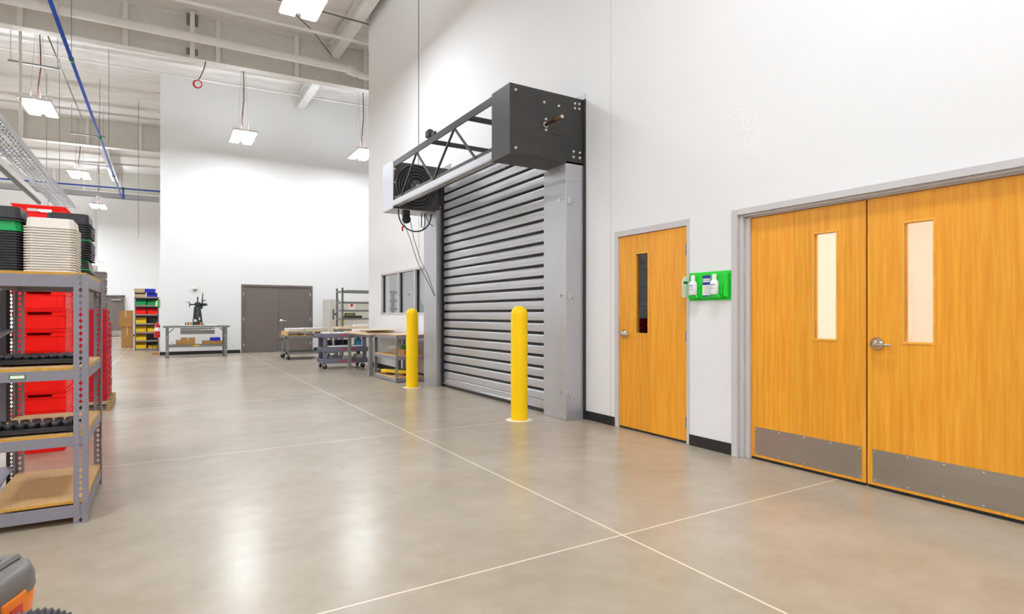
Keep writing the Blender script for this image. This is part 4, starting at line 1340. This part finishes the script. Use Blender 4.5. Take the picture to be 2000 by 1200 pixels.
# hose: corrugated arc
q = MB()
pts, rad = [], []
A = []
_ca, _sa = math.cos(math.radians(20)), math.sin(math.radians(20))
for wx, wy, wz in ((-.50, 1.98, .38), (-.43, 1.99, .43), (-.34, 1.99, .455), (-.26, 1.99, .448), (-.19, 1.98, .38), (-.15, 1.98, .20), (-.14, 1.98, .035)):
    dx_, dy_ = wx + .545, wy - 2.14
    A.append(Vector((dx_ * _ca - dy_ * _sa, dx_ * _sa + dy_ * _ca, wz)))
def cr(P, t_):
    n_ = len(P) - 1; k = min(int(t_ * n_), n_ - 1); u = t_ * n_ - k
    p0, p1, p2, p3 = P[max(k - 1, 0)], P[k], P[k + 1], P[min(k + 2, n_)]
    return .5 * ((2 * p1) + (p2 - p0) * u + (2 * p0 - 5 * p1 + 4 * p2 - p3) * u * u + (3 * p1 - p0 - 3 * p2 + p3) * u ** 3)
for k in range(160):
    pts.append(cr(A, k / 159)); rad.append(.031 if k % 4 < 2 else .026)
q.tube(pts, .03, 14, radii=rad); obj('hose', q, M_BLKP, va)

# ================================================================== WORKBENCH + PRESS at the far wall
bn = thing('workbench', 'grey steel workbench with a drawer standing against the tall white far wall', 'workbench', (.87, 19.4, 0))
q = MB(); q.box(-.87, .87, 0, .75, .885, .94, b=.006); obj('bench_top', q, M_BENCH, bn)
for x in (-.76, .76):
    for y in (.03, .68):
        q = MB(); q.box(x - .04, x + .04, y, y + .05, .03, .885, b=.004); q.box(x - .05, x + .05, y - .01, y + .06, 0, .03, b=.004)
        for zz_ in (.2, .62): q.lathe([(0, .004), (.014, .003), (.016, 0)], (x, y, zz_), (0, -1, 0), 8, 1)
        obj('leg', q, [M_BENCH, M_BOLT], bn)
    q = MB(); q.box(x - .03, x + .03, .08, .68, .8, .885); q.bar((x * .97, .05, .72), (x * .78, .05, .87), .03, .03); obj('leg_brace', q, M_BENCH, bn)
q = MB(); q.box(-.72, .72, .08, .66, .34, .375); q.box(-.72, .72, .06, .08, .31, .375); obj('lower_shelf', q, M_BENCH, bn)
q = MB(); q.box(-.42, .46, .02, .55, .69, .86, b=.006); dr = obj('drawer', q, M_BENCH, bn)
q = MB(); q.box(-.42, .46, .0, .02, .80, .83, b=.004); obj('drawer_pull', q, M_STAIN, dr)
def abox(name, x0, x1, y0, y1, z0, z1, m, label, cat, b=.004, group=None):
    q = MB(); w, d = (x1 - x0) / 2, (y1 - y0) / 2
    q.box(-w, w, -d, d, 0, z1 - z0, b=b)
    o = obj(name, q, m, None, ((x0 + x1) / 2, (y0 + y1) / 2, z0)); return tag(o, label, cat, group)
def carton(x0, x1, y0, y1, z0, z1, label, m=None, flap=True):
    t = thing('cardboard_box', label, 'box', ((x0 + x1) / 2, (y0 + y1) / 2, z0))
    w, d, h = (x1 - x0) / 2, (y1 - y0) / 2, z1 - z0
    q = MB(); q.box(-w, w, -d, d, 0, h, b=.003); obj('box_body', q, m or M_CARD, t)
    q = MB(); q.box(-w * .98, w * .98, -.025, .025, h, h + .0015); q.box(-.025, .025, -d - .0015, -d, h * .6, h); obj('packing_tape', q, M_TAN, t)
    return t
ZB = .376
carton(.46, .82, 19.55, 19.9, ZB, ZB + .20, 'brown cardboard box on the lower bench shelf under the drawer')
carton(.33, .45, 19.6, 19.85, ZB, ZB + .14, 'small brown cardboard box beside the larger one on the lower bench shelf')
carton(1.02, 1.56, 19.55, 19.95, ZB, ZB + .10, 'flat open brown carton on the lower bench shelf below the blue bin')
abox('storage_bin', 1.22, 1.50, 19.6, 19.85, ZB + .103, ZB + .20, M_BLUE, 'blue bin on the flat carton of the lower bench shelf', 'bin', b=.012)
abox('paper_roll', .19, .26, 19.55, 19.62, ZB, ZB + .12, M_PAPER, 'white roll on the lower bench shelf beside the bench leg', 'roll', b=.02)
abox('yellow_tag', .78, .93, 19.44, 19.455, ZB - .045, ZB - .005, M_YELP, 'yellow tag on the front edge of the lower bench shelf', 'tag', b=.003)
# arbor press
ap = thing('arbor_press', 'tall dark arbor press with hand wheel on the grey workbench', 'press', (.90, 19.75, .94))
q = MB()
q.add([(-.14, -.12, .03), (.13, -.12, .03), (.13, .14, .03), (-.14, .14, .03), (-.10, -.07, .56), (.07, -.07, .56), (.07, .10, .56), (-.10, .10, .56)], [(0, 1, 2, 3), (4, 5, 6, 7), (0, 1, 5, 4), (1, 2, 6, 5), (2, 3, 7, 6), (3, 0, 4, 7)])
q.box(-.18, .17, -.2, .18, 0, .035, b=.008)
obj('column', q, M_PRESS, ap)
q = MB(); q.box(-.03, .02, -.10, -.06, .05, .60, b=.004); q.box(-.025, .015, -.03, .03, .56, .86, b=.004); obj('ram', q, M_MACH, ap)
q = MB(); q.box(-.075, .06, -.1, .09, .56, .70, b=.015); q.cyl((.06, 0, .63), (.2, 0, .63), .045, n=16); q.box(.06, .13, -.04, .04, .50, .60, b=.01); obj('press_head', q, M_PRESS, ap)
q = MB(); q.cyl((-.075, 0, .63), (-.21, 0, .63), .022, n=12); q.lathe([(0, 0), (.085, 0), (.09, .008), (.085, .02), (0, .02)], (-.21, 0, .63), (-1, 0, 0), 20); obj('hand_wheel', q, M_MACH, ap)
q = MB(); q.tube([(-.23, 0, .69), (-.32, -.02, .70)], .006, 6); q.tube([(.115, 0, .66), (.12, 0, .78), (.135, 0, .99)], .016, 8, radii=[.02, .02, .013]); q.box(.09, .21, -.03, .03, .735, .765, b=.008); q.lathe([(0, -.04), (.035, -.03), (.04, 0), (.03, .04), (0, .045)], (.215, 0, .63), (1, 0, 0), 12)
obj('lever', q, M_MACH, ap)
q = MB(); q.box(-.11, -.03, -.125, -.118, .11, .17); q.lathe([(0, .004), (.03, .003), (.03, 0)], (-.08, -.12, .16), (0, -1, 0), 12); q.box(.02, .055, -.11, -.1, .16, .25); obj('nameplate', q, M_BOLT, ap)
# small items on bench
abox('sheet_tray', .42, 1.40, 19.5, 19.95, .94, .955, M_PAPER, 'flat pale sheet under the tools on the grey workbench', 'sheet')
for k, (x, w_, m, lb) in enumerate(((.50, .03, M_PAPER, 'small white cup on the workbench'), (.58, .02, M_BLKP, 'small black fixture beside the white cup on the workbench'), (.645, .02, M_BLKP, 'small black fixture between its neighbour and the orange clip'), (.71, .04, M_ORANGE, 'orange clip on the workbench left of the press base'), (.97, .03, M_ORANGE, 'orange clip directly before the press base'))):
    q = MB(); q.lathe([(0, 0), (w_, 0), (w_ * 1.1, .02), (w_ * .6, .035), (w_ * .6, .05), (w_ * 1.1, .06), (w_ * 1.1, .08), (0, .082)], n=14)
    o = obj('tool_fixture', q, m, None, (x, 19.58, .956)); tag(o, lb.replace('left of', 'beside'), 'tool')
# strobe on wall
t = thing('fire_strobe', 'small white fire alarm strobe high on the far wall over the press', 'alarm', (.88, 21.0, 2.10))
q = MB(); q.box(-.065, .065, -.05, -.001, -.03, .10, b=.01); obj('strobe_housing', q, M_PAPER, t)
q = MB(); q.lathe([(.05, 0), (.045, -.03), (.02, -.045), (0, -.048)], (0, -.03, -.045), (0, 0, 1), 14); obj('strobe_lens', q, M_GRYP, t)

# ================================================================== FAR BIN SHELF
fr = thing('bin_shelf', 'grey shelf unit filled with coloured bins, against the side wall of the long hall', 'shelf', (-.86, 24.4, 0))
q_ = .74
for x in (0, q_ - .035):
    for y in (0, .42):
        q = MB(); q.box(x, x + .035, y, y + .035, 0, 1.90); obj('post', q, M_RACK, fr)
q = MB(); q.box(.0, q_, .456, .462, .06, 1.9); obj('back_panel', q, M_RACKD, fr)
SZ = (1.90, 1.60, 1.28, .955, .645, .35, .06)
for z in SZ:
    q = MB(); q.box(.0, q_, .0, .455, z - .055, z - .012, 0); q.box(.01, q_ - .01, .005, .45, z - .012, z, 1); obj('shelf', q, [M_RACK, M_PARTI], fr)
def shelf_bin_mesh(w, d, h, m):
    q = MB(); tk = .004
    q.box(-w / 2, w / 2, 0, d, 0, .004); q.box(-w / 2, w / 2, d - tk, d, 0, h)
    for s in (-1, 1):
        a = s * w / 2; b_ = a - s * tk
        lo, hi = min(a, b_), max(a, b_)
        q.prism([(0, 0), (d, 0), (d, h), (.10, h), (0, h * .55)], 'x', lo, hi)
    q.box(-w / 2, w / 2, 0, tk, 0, h * .55); q.box(-w / 2 - .004, w / 2 + .004, -.008, .004, h * .5, h * .58)
    return q.mesh('shelf_bin', [m])
bins = []
mkt = {k: shelf_bin_mesh(.32, .36, .15, m) for k, m in (('b', M_BLUE), ('t', M_TAN))}
mk = {k: shelf_bin_mesh(.31, .36, .21, m) for k, m in (('y', M_YELP), ('r', M_RED), ('g', M_GRN), ('b', M_BLUE), ('t', M_TAN))}
mks = {k: shelf_bin_mesh(.135, .30, .10, m) for k, m in (('y', M_YELP),)}
def put_bin(me, x, z, lb, y=24.42, g=None, rz=0):
    o = bpy.data.objects.new('shelf_bin', me); C.objects.link(o); o.location = (-.86 + x, y, z + .001); o.rotation_euler = (0, 0, rz)
    tag(o, lb, 'bin', g or 'bins on the far shelf unit'); return o
put_bin(mkt['t'], .17, SZ[0], 'tan bin on top of the far shelf unit, under another tan bin'); put_bin(mkt['t'], .16, SZ[0] + .152, 'upper tan bin on top of the far shelf unit', rz=.05)
put_bin(mkt['b'], .53, SZ[0], 'lower blue bin on top of the far shelf unit'); put_bin(mkt['b'], .47, SZ[0] + .152, 'upper blue bin on top of the far shelf unit')
put_bin(mk['g'], .20, SZ[1], 'green bin on the far shelf unit next to its outer post'); put_bin(mk['g'], .54, SZ[1], 'green bin on the far shelf unit next to the wall')
put_bin(mk['r'], .20, SZ[2], 'red bin on the far shelf unit next to its outer post'); put_bin(mk['r'], .54, SZ[2], 'red bin on the far shelf unit next to the wall')
put_bin(mk['y'], .20, SZ[3], 'single yellow bin directly below the red bins of the far shelf unit')
put_bin(mk['y'], .20, SZ[4], 'yellow bin on the fifth shelf from the top, beside the outer post'); put_bin(mk['y'], .54, SZ[4], 'yellow bin on the fifth shelf from the top, behind the extinguisher')
put_bin(mk['y'], .20, SZ[5], 'single yellow bin on the second lowest shelf of the far unit')
put_bin(mk['y'], .20, SZ[6], 'large yellow bin on the lowest shelf of the far unit'); put_bin(mks['y'], .47, SZ[6], 'small yellow bin on the lowest shelf beside the large bin'); put_bin(mks['y'], .62, SZ[6], 'small yellow bin on the lowest shelf next to the wall')
# cartons behind
carton(-1.35, -1.0 + .02, 26.4, 26.9, 0, .80, 'tall lower cardboard box standing behind the far shelf unit')
carton(-1.42, -.98, 26.35, 26.95, .80, 1.42, 'wide cardboard box on top of the tall one behind the far shelf unit')
# extinguisher and small eyewash on side wall
ex = thing('fire_extinguisher', 'red fire extinguisher hanging on the side wall before the far shelf unit', 'fire extinguisher', (-.165, 22.4, .50))
q = MB(); q.lathe([(0, 0), (.075, 0), (.085, .02), (.085, .40), (.06, .46), (.025, .49), (.02, .52)], n=24); obj('cylinder', q, M_EXT, ex)
q = MB(); q.box(-.03, .03, -.02, .02, .52, .56, b=.006); q.tube([(-.02, 0, .56), (-.06, 0, .60), (-.12, 0, .60)], .01, 6); q.tube([(.0, 0, .54), (-.07, -.02, .5), (-.095, -.03, .3)], .012, 8); obj('valve', q, M_BLKP, ex)
q = MB(); q.box(.02, .094, -.03, .03, .35, .38); obj('wall_hook', q, M_BLKP, ex)
q = MB(); q.lathe([(.0856, .22), (.0856, .34)], n=24); obj('label', q, M_PAPER, ex)
t = thing('eyewash_station', 'small green eyewash holder on the side wall above the fire extinguisher', 'eyewash station', (-.07, 22.2, 1.48))
q = MB(); q.box(-.05, -.001, -.24, .24, 0, .29, b=.02); obj('tray', q, M_EYEG, t)
q = MB(); q.lathe([(0, .04), (.04, .04), (.04, .17), (.02, .2), (.02, .24), (0, .24)], (-.095, -.08, 0), n=14); obj('bottle', q, M_PAPER, t)
abox('wood_block', -.30, -.12, 21.25, 21.45, 0, .09, M_CARD, 'small brown wooden block on the floor at the corner of the white wall', 'block')

# ================================================================== CARTS
def caster(q, x, y, r=.06, ang=0.0, h=.155):
    dx, dy = math.cos(ang), math.sin(ang)
    ax = Vector((dx, dy, 0))
    q.lathe([(0, -.018), (r * .9, -.018), (r, -.01), (r, .01), (r * .9, .018), (0, .018)], (x, y, r), ax, 20, 0)
    s = Vector((dx, dy, 0)) * .024
    for sg_ in (-1, 1):
        p = Vector((x, y, r)) + s * sg_
        q.bar(p, (p.x, p.y, h), .03, .004, 1, up=ax)
    q.box(x - .035, x + .035, y - .035, y + .035, h - .006, h, 1)
# steel shelf cart
c1 = thing('platform_cart', 'grey steel cart with angled end braces carrying a pallet before the dark doors', 'cart', (2.93, 17.05, 0))
q = MB(); q.box(0, 1.30, 0, 1.05, .645, .665, b=.003); q.box(0, 1.30, 0, .035, .60, .645); q.box(0, 1.30, 1.015, 1.05, .60, .645); q.box(0, .035, 0, 1.05, .60, .645); q.box(1.265, 1.30, 0, 1.05, .60, .645)
obj('deck', q, M_BENCH, c1)
q = MB(); q.box(0, 1.3, 0, .04, .155, .21); q.box(0, 1.3, 1.01, 1.05, .155, .21); q.box(0, .04, 0, 1.05, .155, .21); q.box(1.26, 1.3, 0, 1.05, .155, .21); q.box(0, 1.3, 0, 1.05, .155, .16); obj('lower_frame', q, M_BENCH, c1)
for x in (.05, 1.25):
    for y in (.05, 1.0):
        q = MB(); q.box(x - .04, x + .04, y - .012, y + .012, .2, .61); obj('leg', q, M_BENCH, c1)
q = MB()
for x in (.02, 1.28): q.bar((x, .12, .60), (x, .52, .20), .045, .03, up=(1, 0, 0)); q.bar((x, .93, .60), (x, .52, .20), .045, .03, up=(1, 0, 0))
obj('end_brace', q, M_BENCH, c1)
for i, (x, y, a) in enumerate(((.08, .08, .4), (.08, .95, 1.2), (1.2, .08, .2), (1.2, .95, .8))):
    q = MB(); caster(q, x, y, .065, a); obj('caster', q, [M_RUBBER, M_GALVSIDE], c1)
pallet(2.97, 3.95, 17.12, 18.0, .666, M_PINE, 'yellow pine pallet lying on the grey steel cart')
abox('boxed_panels', 3.02, 3.45, 17.15, 17.8, .789, .875, M_PEACH, 'shrink-wrapped pale panel stack on the pine pallet, over its braced end', 'box', b=.01)
abox('boxed_panels', 3.47, 4.1, 17.15, 17.9, .789, .88, M_BEIGE, 'beige flat panel stack on the pine pallet towards the plastic cart', 'box', b=.006)

# plastic utility cart
c2 = thing('utility_cart', 'blue grey three-shelf plastic utility cart beside the wooden table', 'cart', (3.17, 13.72, 0))
L_, D_ = 1.05, .60
def trayshelf(z0, z1, tmax):
    q = MB(); q.box(.0, L_, 0, D_, z0, z0 + .012, b=.003)
    q.box(0, L_, 0, .02, z0, z1, b=.006); q.box(0, L_, D_ - .02, D_, z0, z1, b=.006)
    # slotted ends
    for x in (0, L_ - .02):
        q.box(x, x + .02, 0, D_, z0, z0 + .03); q.box(x, x + .02, 0, D_, z1 - .025, z1)
        for k in range(9): q.box(x, x + .02, .03 + k * .066, .055 + k * .066, z0 + .03, z1 - .025)
    return q
for z0, z1 in ((.125, .235), (.395, .50), (.72, .82)):
    so_ = obj('cart_shelf', trayshelf(z0, z1, 0), M_CART, c2)
    q = MB()
    for k in range(14):
        xx = .38 + k * .027
        q.prism([(xx, z0 + .04), (xx + .018, z0 + .04), (xx + .021, z0 + .068 + (.006 if k in (0, 3, 8) else 0)), (xx + .003, z0 + .068)], 'y', -.0015, 0)
    obj('red_lettering', q, M_REDINK, so_)
for x in (.02, L_ - .11):
    for y in (.02, D_ - .08):
        q = MB(); q.box(x, x + .09, y, y + .06, .23, .73, b=.012); obj('corner_column', q, M_CART, c2)
q = MB(); q.add([(0, 0, .74), (0, D_, .74), (0, D_, .82), (0, 0, .82), (-.22, .12, .80), (-.22, D_ - .12, .80), (-.22, D_ - .12, .83), (-.22, .12, .83)], [(0, 1, 2, 3), (4, 5, 6, 7), (0, 1, 5, 4), (1, 2, 6, 5), (2, 3, 7, 6), (3, 0, 4, 7)])
q.tube([(-.20, .1, .815), (-.36, .12, .845), (-.42, .2, .85), (-.42, D_ - .2, .85), (-.36, D_ - .12, .845), (-.20, D_ - .1, .815)], .018, 8); obj('push_handle', q, M_CART, c2)
for i, (x, y, a) in enumerate(((.06, .07, .9), (.06, D_ - .07, .3), (L_ - .1, .07, 1.5), (L_ - .1, D_ - .07, .2))):
    q = MB(); caster(q, x, y, .055, a, .128); obj('caster', q, [M_RUBBER, M_GALVSIDE], c2)
def on2(x, y, z): return (3.17 + x, 13.72 + y, z)
abox('paper_sheets', 3.22, 3.78, 13.78, 14.2, .821, .85, M_PAPER, 'loose stack of white paper on top of the plastic cart', 'paper', b=.004)
abox('plastic_sheet', 3.32, 4.1, 13.76, 14.1, .501, .535, M_PAPER, 'white plastic sheet spread over the middle shelf of the plastic cart', 'sheet', b=.012)
q = MB(); q.lathe([(0, 0), (.035, 0), (.05, .10), (.046, .10), (.032, .01), (0, .008)], n=16); q.lathe([(.036, .012), (.045, .075)], n=16, m=1)
o = obj('paper_cup', q, [M_TAN, M_BLKP], None, (3.42, 13.95, .851)); tag(o, 'tan and black cup on the white papers of the plastic cart', 'cup')
for k, (x0, x1, z1, m, lb) in enumerate(((.24, .44, .16, M_GRYP, 'grey parts box on the lowest shelf of the plastic cart, at its handle end'), (.48, .64, .14, M_PAPER, 'white parts box on the lowest shelf of the plastic cart'), (.68, .78, .12, M_TAN, 'tan parts box on the lowest shelf of the plastic cart'), (.82, .95, .18, M_PAPER, 'white carton at the far end of the lowest cart shelf'))):
    abox('parts_box', 3.17 + x0, 3.17 + x1, 13.85, 14.15, .138, .138 + z1, m, lb, 'box', b=.008)
abox('storage_box', 3.17 + .80, 3.17 + .93, 13.80, 13.98, .536, .69, M_BLUEBOX, 'light blue box on the middle shelf of the plastic cart', 'box', b=.006)
for k, (x0, x1) in enumerate(((.13, .32), (.38, .55), (.58, .75))):
    abox('parts_box', 3.17 + x0, 3.17 + x1, 14.12, 14.25, .536 if k else .41, .66, M_RACKD, ('dark parts box at the back of the middle cart shelf next to the handle', 'dark parts box at the back middle of the cart shelf', 'dark parts box on the middle cart shelf beside the light blue box')[k], 'box', b=.006)

# wooden topped table with telescopic legs
tb = thing('work_table', 'pale maple work table on grey steel legs between the plastic cart and shelf bench', 'table', (3.62, 11.74, 0))
q = MB(); q.box(0, .78, 0, 1.72, .845, .885, b=.004); obj('table_top', q, M_BENCHTOP, tb)
q = MB(); q.box(.05, .73, .05, 1.67, .80, .845); obj('apron', q, M_BENCH, tb)
for x in (.04, .66):
    for y in (.04, 1.62):
        q = MB(); q.box(x, x + .07, y, y + .055, .0, .80, b=.004); q.box(x - .01, x + .08, y - .01, y + .065, 0, .02, b=.003); q.box(x + .008, x + .062, y - .004, y, .3, .78)
        obj('leg', q, M_BENCH, tb)
abox('plastic_sheets', 3.72, 4.35, 12.2, 13.3, .886, .94, M_PEACH, 'stack of milky clear plastic panels on the maple table', 'panel', b=.004)
abox('hardboard_sheet', 3.66, 4.3, 11.78, 12.6, .941, .947, M_BENCHTOP, 'thin hardboard sheet lying over the clear panels on the maple table', 'board', b=.001).rotation_euler = (0, 0, .0)

# shelf bench by the guide
sb = thing('shelf_bench', 'low grey boltless shelf bench with wooden shelves behind the yellow bollard', 'shelf', (0, 0, 0))
SX0, SX1, SY0, SY1 = 3.71, 4.37, 10.32, 11.62
for (x, y, sx, sy) in ((SX0, SY0, 1, 1), (SX1, SY0, -1, 1), (SX0, SY1, 1, -1), (SX1, SY1, -1, -1)):
    rack_post(sb, x, y, sx, sy, .87, fw=.045, sw=.045, m=M_BENCH)
for z in (.89, .50, .085): shelf_level(sb, SX0 + .002, SX1 - .002, SY0 + .002, SY1 - .002, z, beam=.06)
abox('plan_sheet', 3.78, 4.3, 10.4, 11.1, .891, .896, M_PAPER, 'white sheet lying on the shelf bench top', 'sheet', b=.001)
carton(3.95, 4.25, 10.55, 10.95, .501, .60, 'small open cardboard box on the middle shelf of the shelf bench')
for k, (x, y, m, lb) in enumerate(((4.0, 10.7, M_GRN, 'small green roll in the cardboard box of the shelf bench'), (4.08, 10.85, M_YELP, 'small yellow roll in the cardboard box of the shelf bench'), (4.12, 10.62, M_EXT, 'small red roll in the cardboard box of the shelf bench'))):
    q = MB(); q.lathe([(0, -.03), (.035, -.03), (.04, -.02), (.04, .02), (.035, .03), (0, .03)], (0, 0, 0), (.3, 1, .2), 14)
    o = obj('tape_roll', q, m, None, (x, y, .642)); tag(o, lb, 'tape roll')
t = thing('yellow_tool', 'long yellow and black power tool on the lowest shelf of the shelf bench', 'tool', (3.95, 10.9, .086), .5)
q = MB(); q.box(-.06, .06, -.42, .40, .03, .10, b=.02); obj('tool_body', q, M_YELP, t)
q = MB(); q.box(-.065, .065, -.34, -.2, .0, .05, b=.01); q.box(-.065, .065, .1, .25, 0, .05, b=.01); q.cyl((0, .4, .065), (0, .52, .065), .04, n=14); obj('tool_grip', q, M_BLKP, t)
abox('clear_bag', 3.95, 4.2, 11.2, 11.5, .501, .72, M_PEACH, 'crumpled clear bag on the middle shelf of the shelf bench', 'bag', b=.08)

# tall open rack past the wall edge
tr = thing('open_rack', 'tall grey open rack half hidden behind the edge of the white wall', 'rack', (0, 0, 0))
for (x, y) in ((4.335, 16.5), (5.55, 16.5), (4.335, 17.1), (5.55, 17.1)):
    q = MB(); q.box(x, x + .05, y, y + .05, 0, 2.03); obj('post', q, M_BENCH, tr)
for z in (1.95, 1.64, 1.405, 1.17, .91, .30):
    q = MB(); q.box(4.34, 5.6, 16.5, 17.15, z - .05, z, b=.003); obj('shelf', q, M_BENCH, tr)
# cabinet behind
cbn = thing('control_cabinet', 'beige machine cabinet with a green display behind the tall grey rack', 'cabinet', (4.75, 19.6, 0))
q = MB(); q.box(0, .34, 0, 1.0, 0, 1.78, b=.01); q.box(.34, 1.4, .05, 1.0, .9, 1.70, b=.01); q.box(.34, 1.6, 0, 1.0, 0, .9, b=.01); obj('cabinet_body', q, M_BEIGE, cbn)
q = MB(); q.box(.10, .13, -.02, 0, 1.1, 1.45); q.box(.16, .2, -.03, 0, 1.25, 1.31); obj('door_handle', q, M_BLKP, cbn)
q = MB(); q.box(.50, .86, .02, .05, 1.16, 1.32, b=.004); dsp = obj('display', q, M_RACKD, cbn)
q = MB(); q.box(.55, .81, .015, .02, 1.19, 1.29); obj('display_screen', q, M_SCREEN, dsp)
q = MB(); q.box(.62, .86, .03, .05, 1.42, 1.68); sgn = obj('warning_panel', q, M_PAPER, cbn)
q = MB(); q.cyl((.74, .03, 1.58), (.74, .024, 1.58), .05, n=16); obj('stop_symbol', q, M_REDINK, sgn)
q = MB(); q.prism([(.36, 1.0), (.52, 1.0), (.44, 1.12)], 'y', .03, .05); obj('warning_triangle', q, M_YELP, cbn)
abox('wood_board', 4.0, 5.3, 15.6, 16.3, .88, .93, M_BENCHTOP, 'long pale wooden board on the bench before the tall grey rack', 'board', b=.004)
t = thing('side_bench', 'low grey bench under the pale board past the plastic cart', 'bench', (4.0, 15.6, 0))
q = MB(); q.box(0, 1.3, 0, .7, .83, .878, b=.004); obj('bench_top', q, M_BENCH, t)
for x in (.05, 1.2):
    for y in (.03, .62):
        q = MB(); q.box(x, x + .05, y, y + .05, 0, .83); obj('leg', q, M_BENCH, t)
abox('switch_box', 4.45, 4.85, 15.65, 15.8, .931, 1.0, M_PAPER, 'white control box with a red button on the pale board', 'box', b=.01)
abox('yellow_case', 5.2, 5.28, 16.0, 16.2, .931, 1.03, M_YELP, 'small yellow case on the pale board under the tall rack', 'case', b=.01)
abox('parts_case', 4.45, 4.95, 16.6, 16.9, 1.171, 1.24, M_RACKD, 'dark case on the middle shelf of the tall grey rack', 'case', b=.01)
abox('flat_parcel', 4.5, 5.3, 16.6, 17.0, 1.951, 1.975, M_GRYP, 'flat grey parcel on the top shelf of the tall grey rack', 'parcel', b=.008)

abox('plastic_box', -.93, -.76, 9.5, 9.7, .122 + 15 * .0815 + .004 + 4 * .1 + .0995, .122 + 15 * .0815 + .004 + 4 * .1 + .19, M_WHTP, 'small white box lying on top of the grey crates', 'box', b=.008)
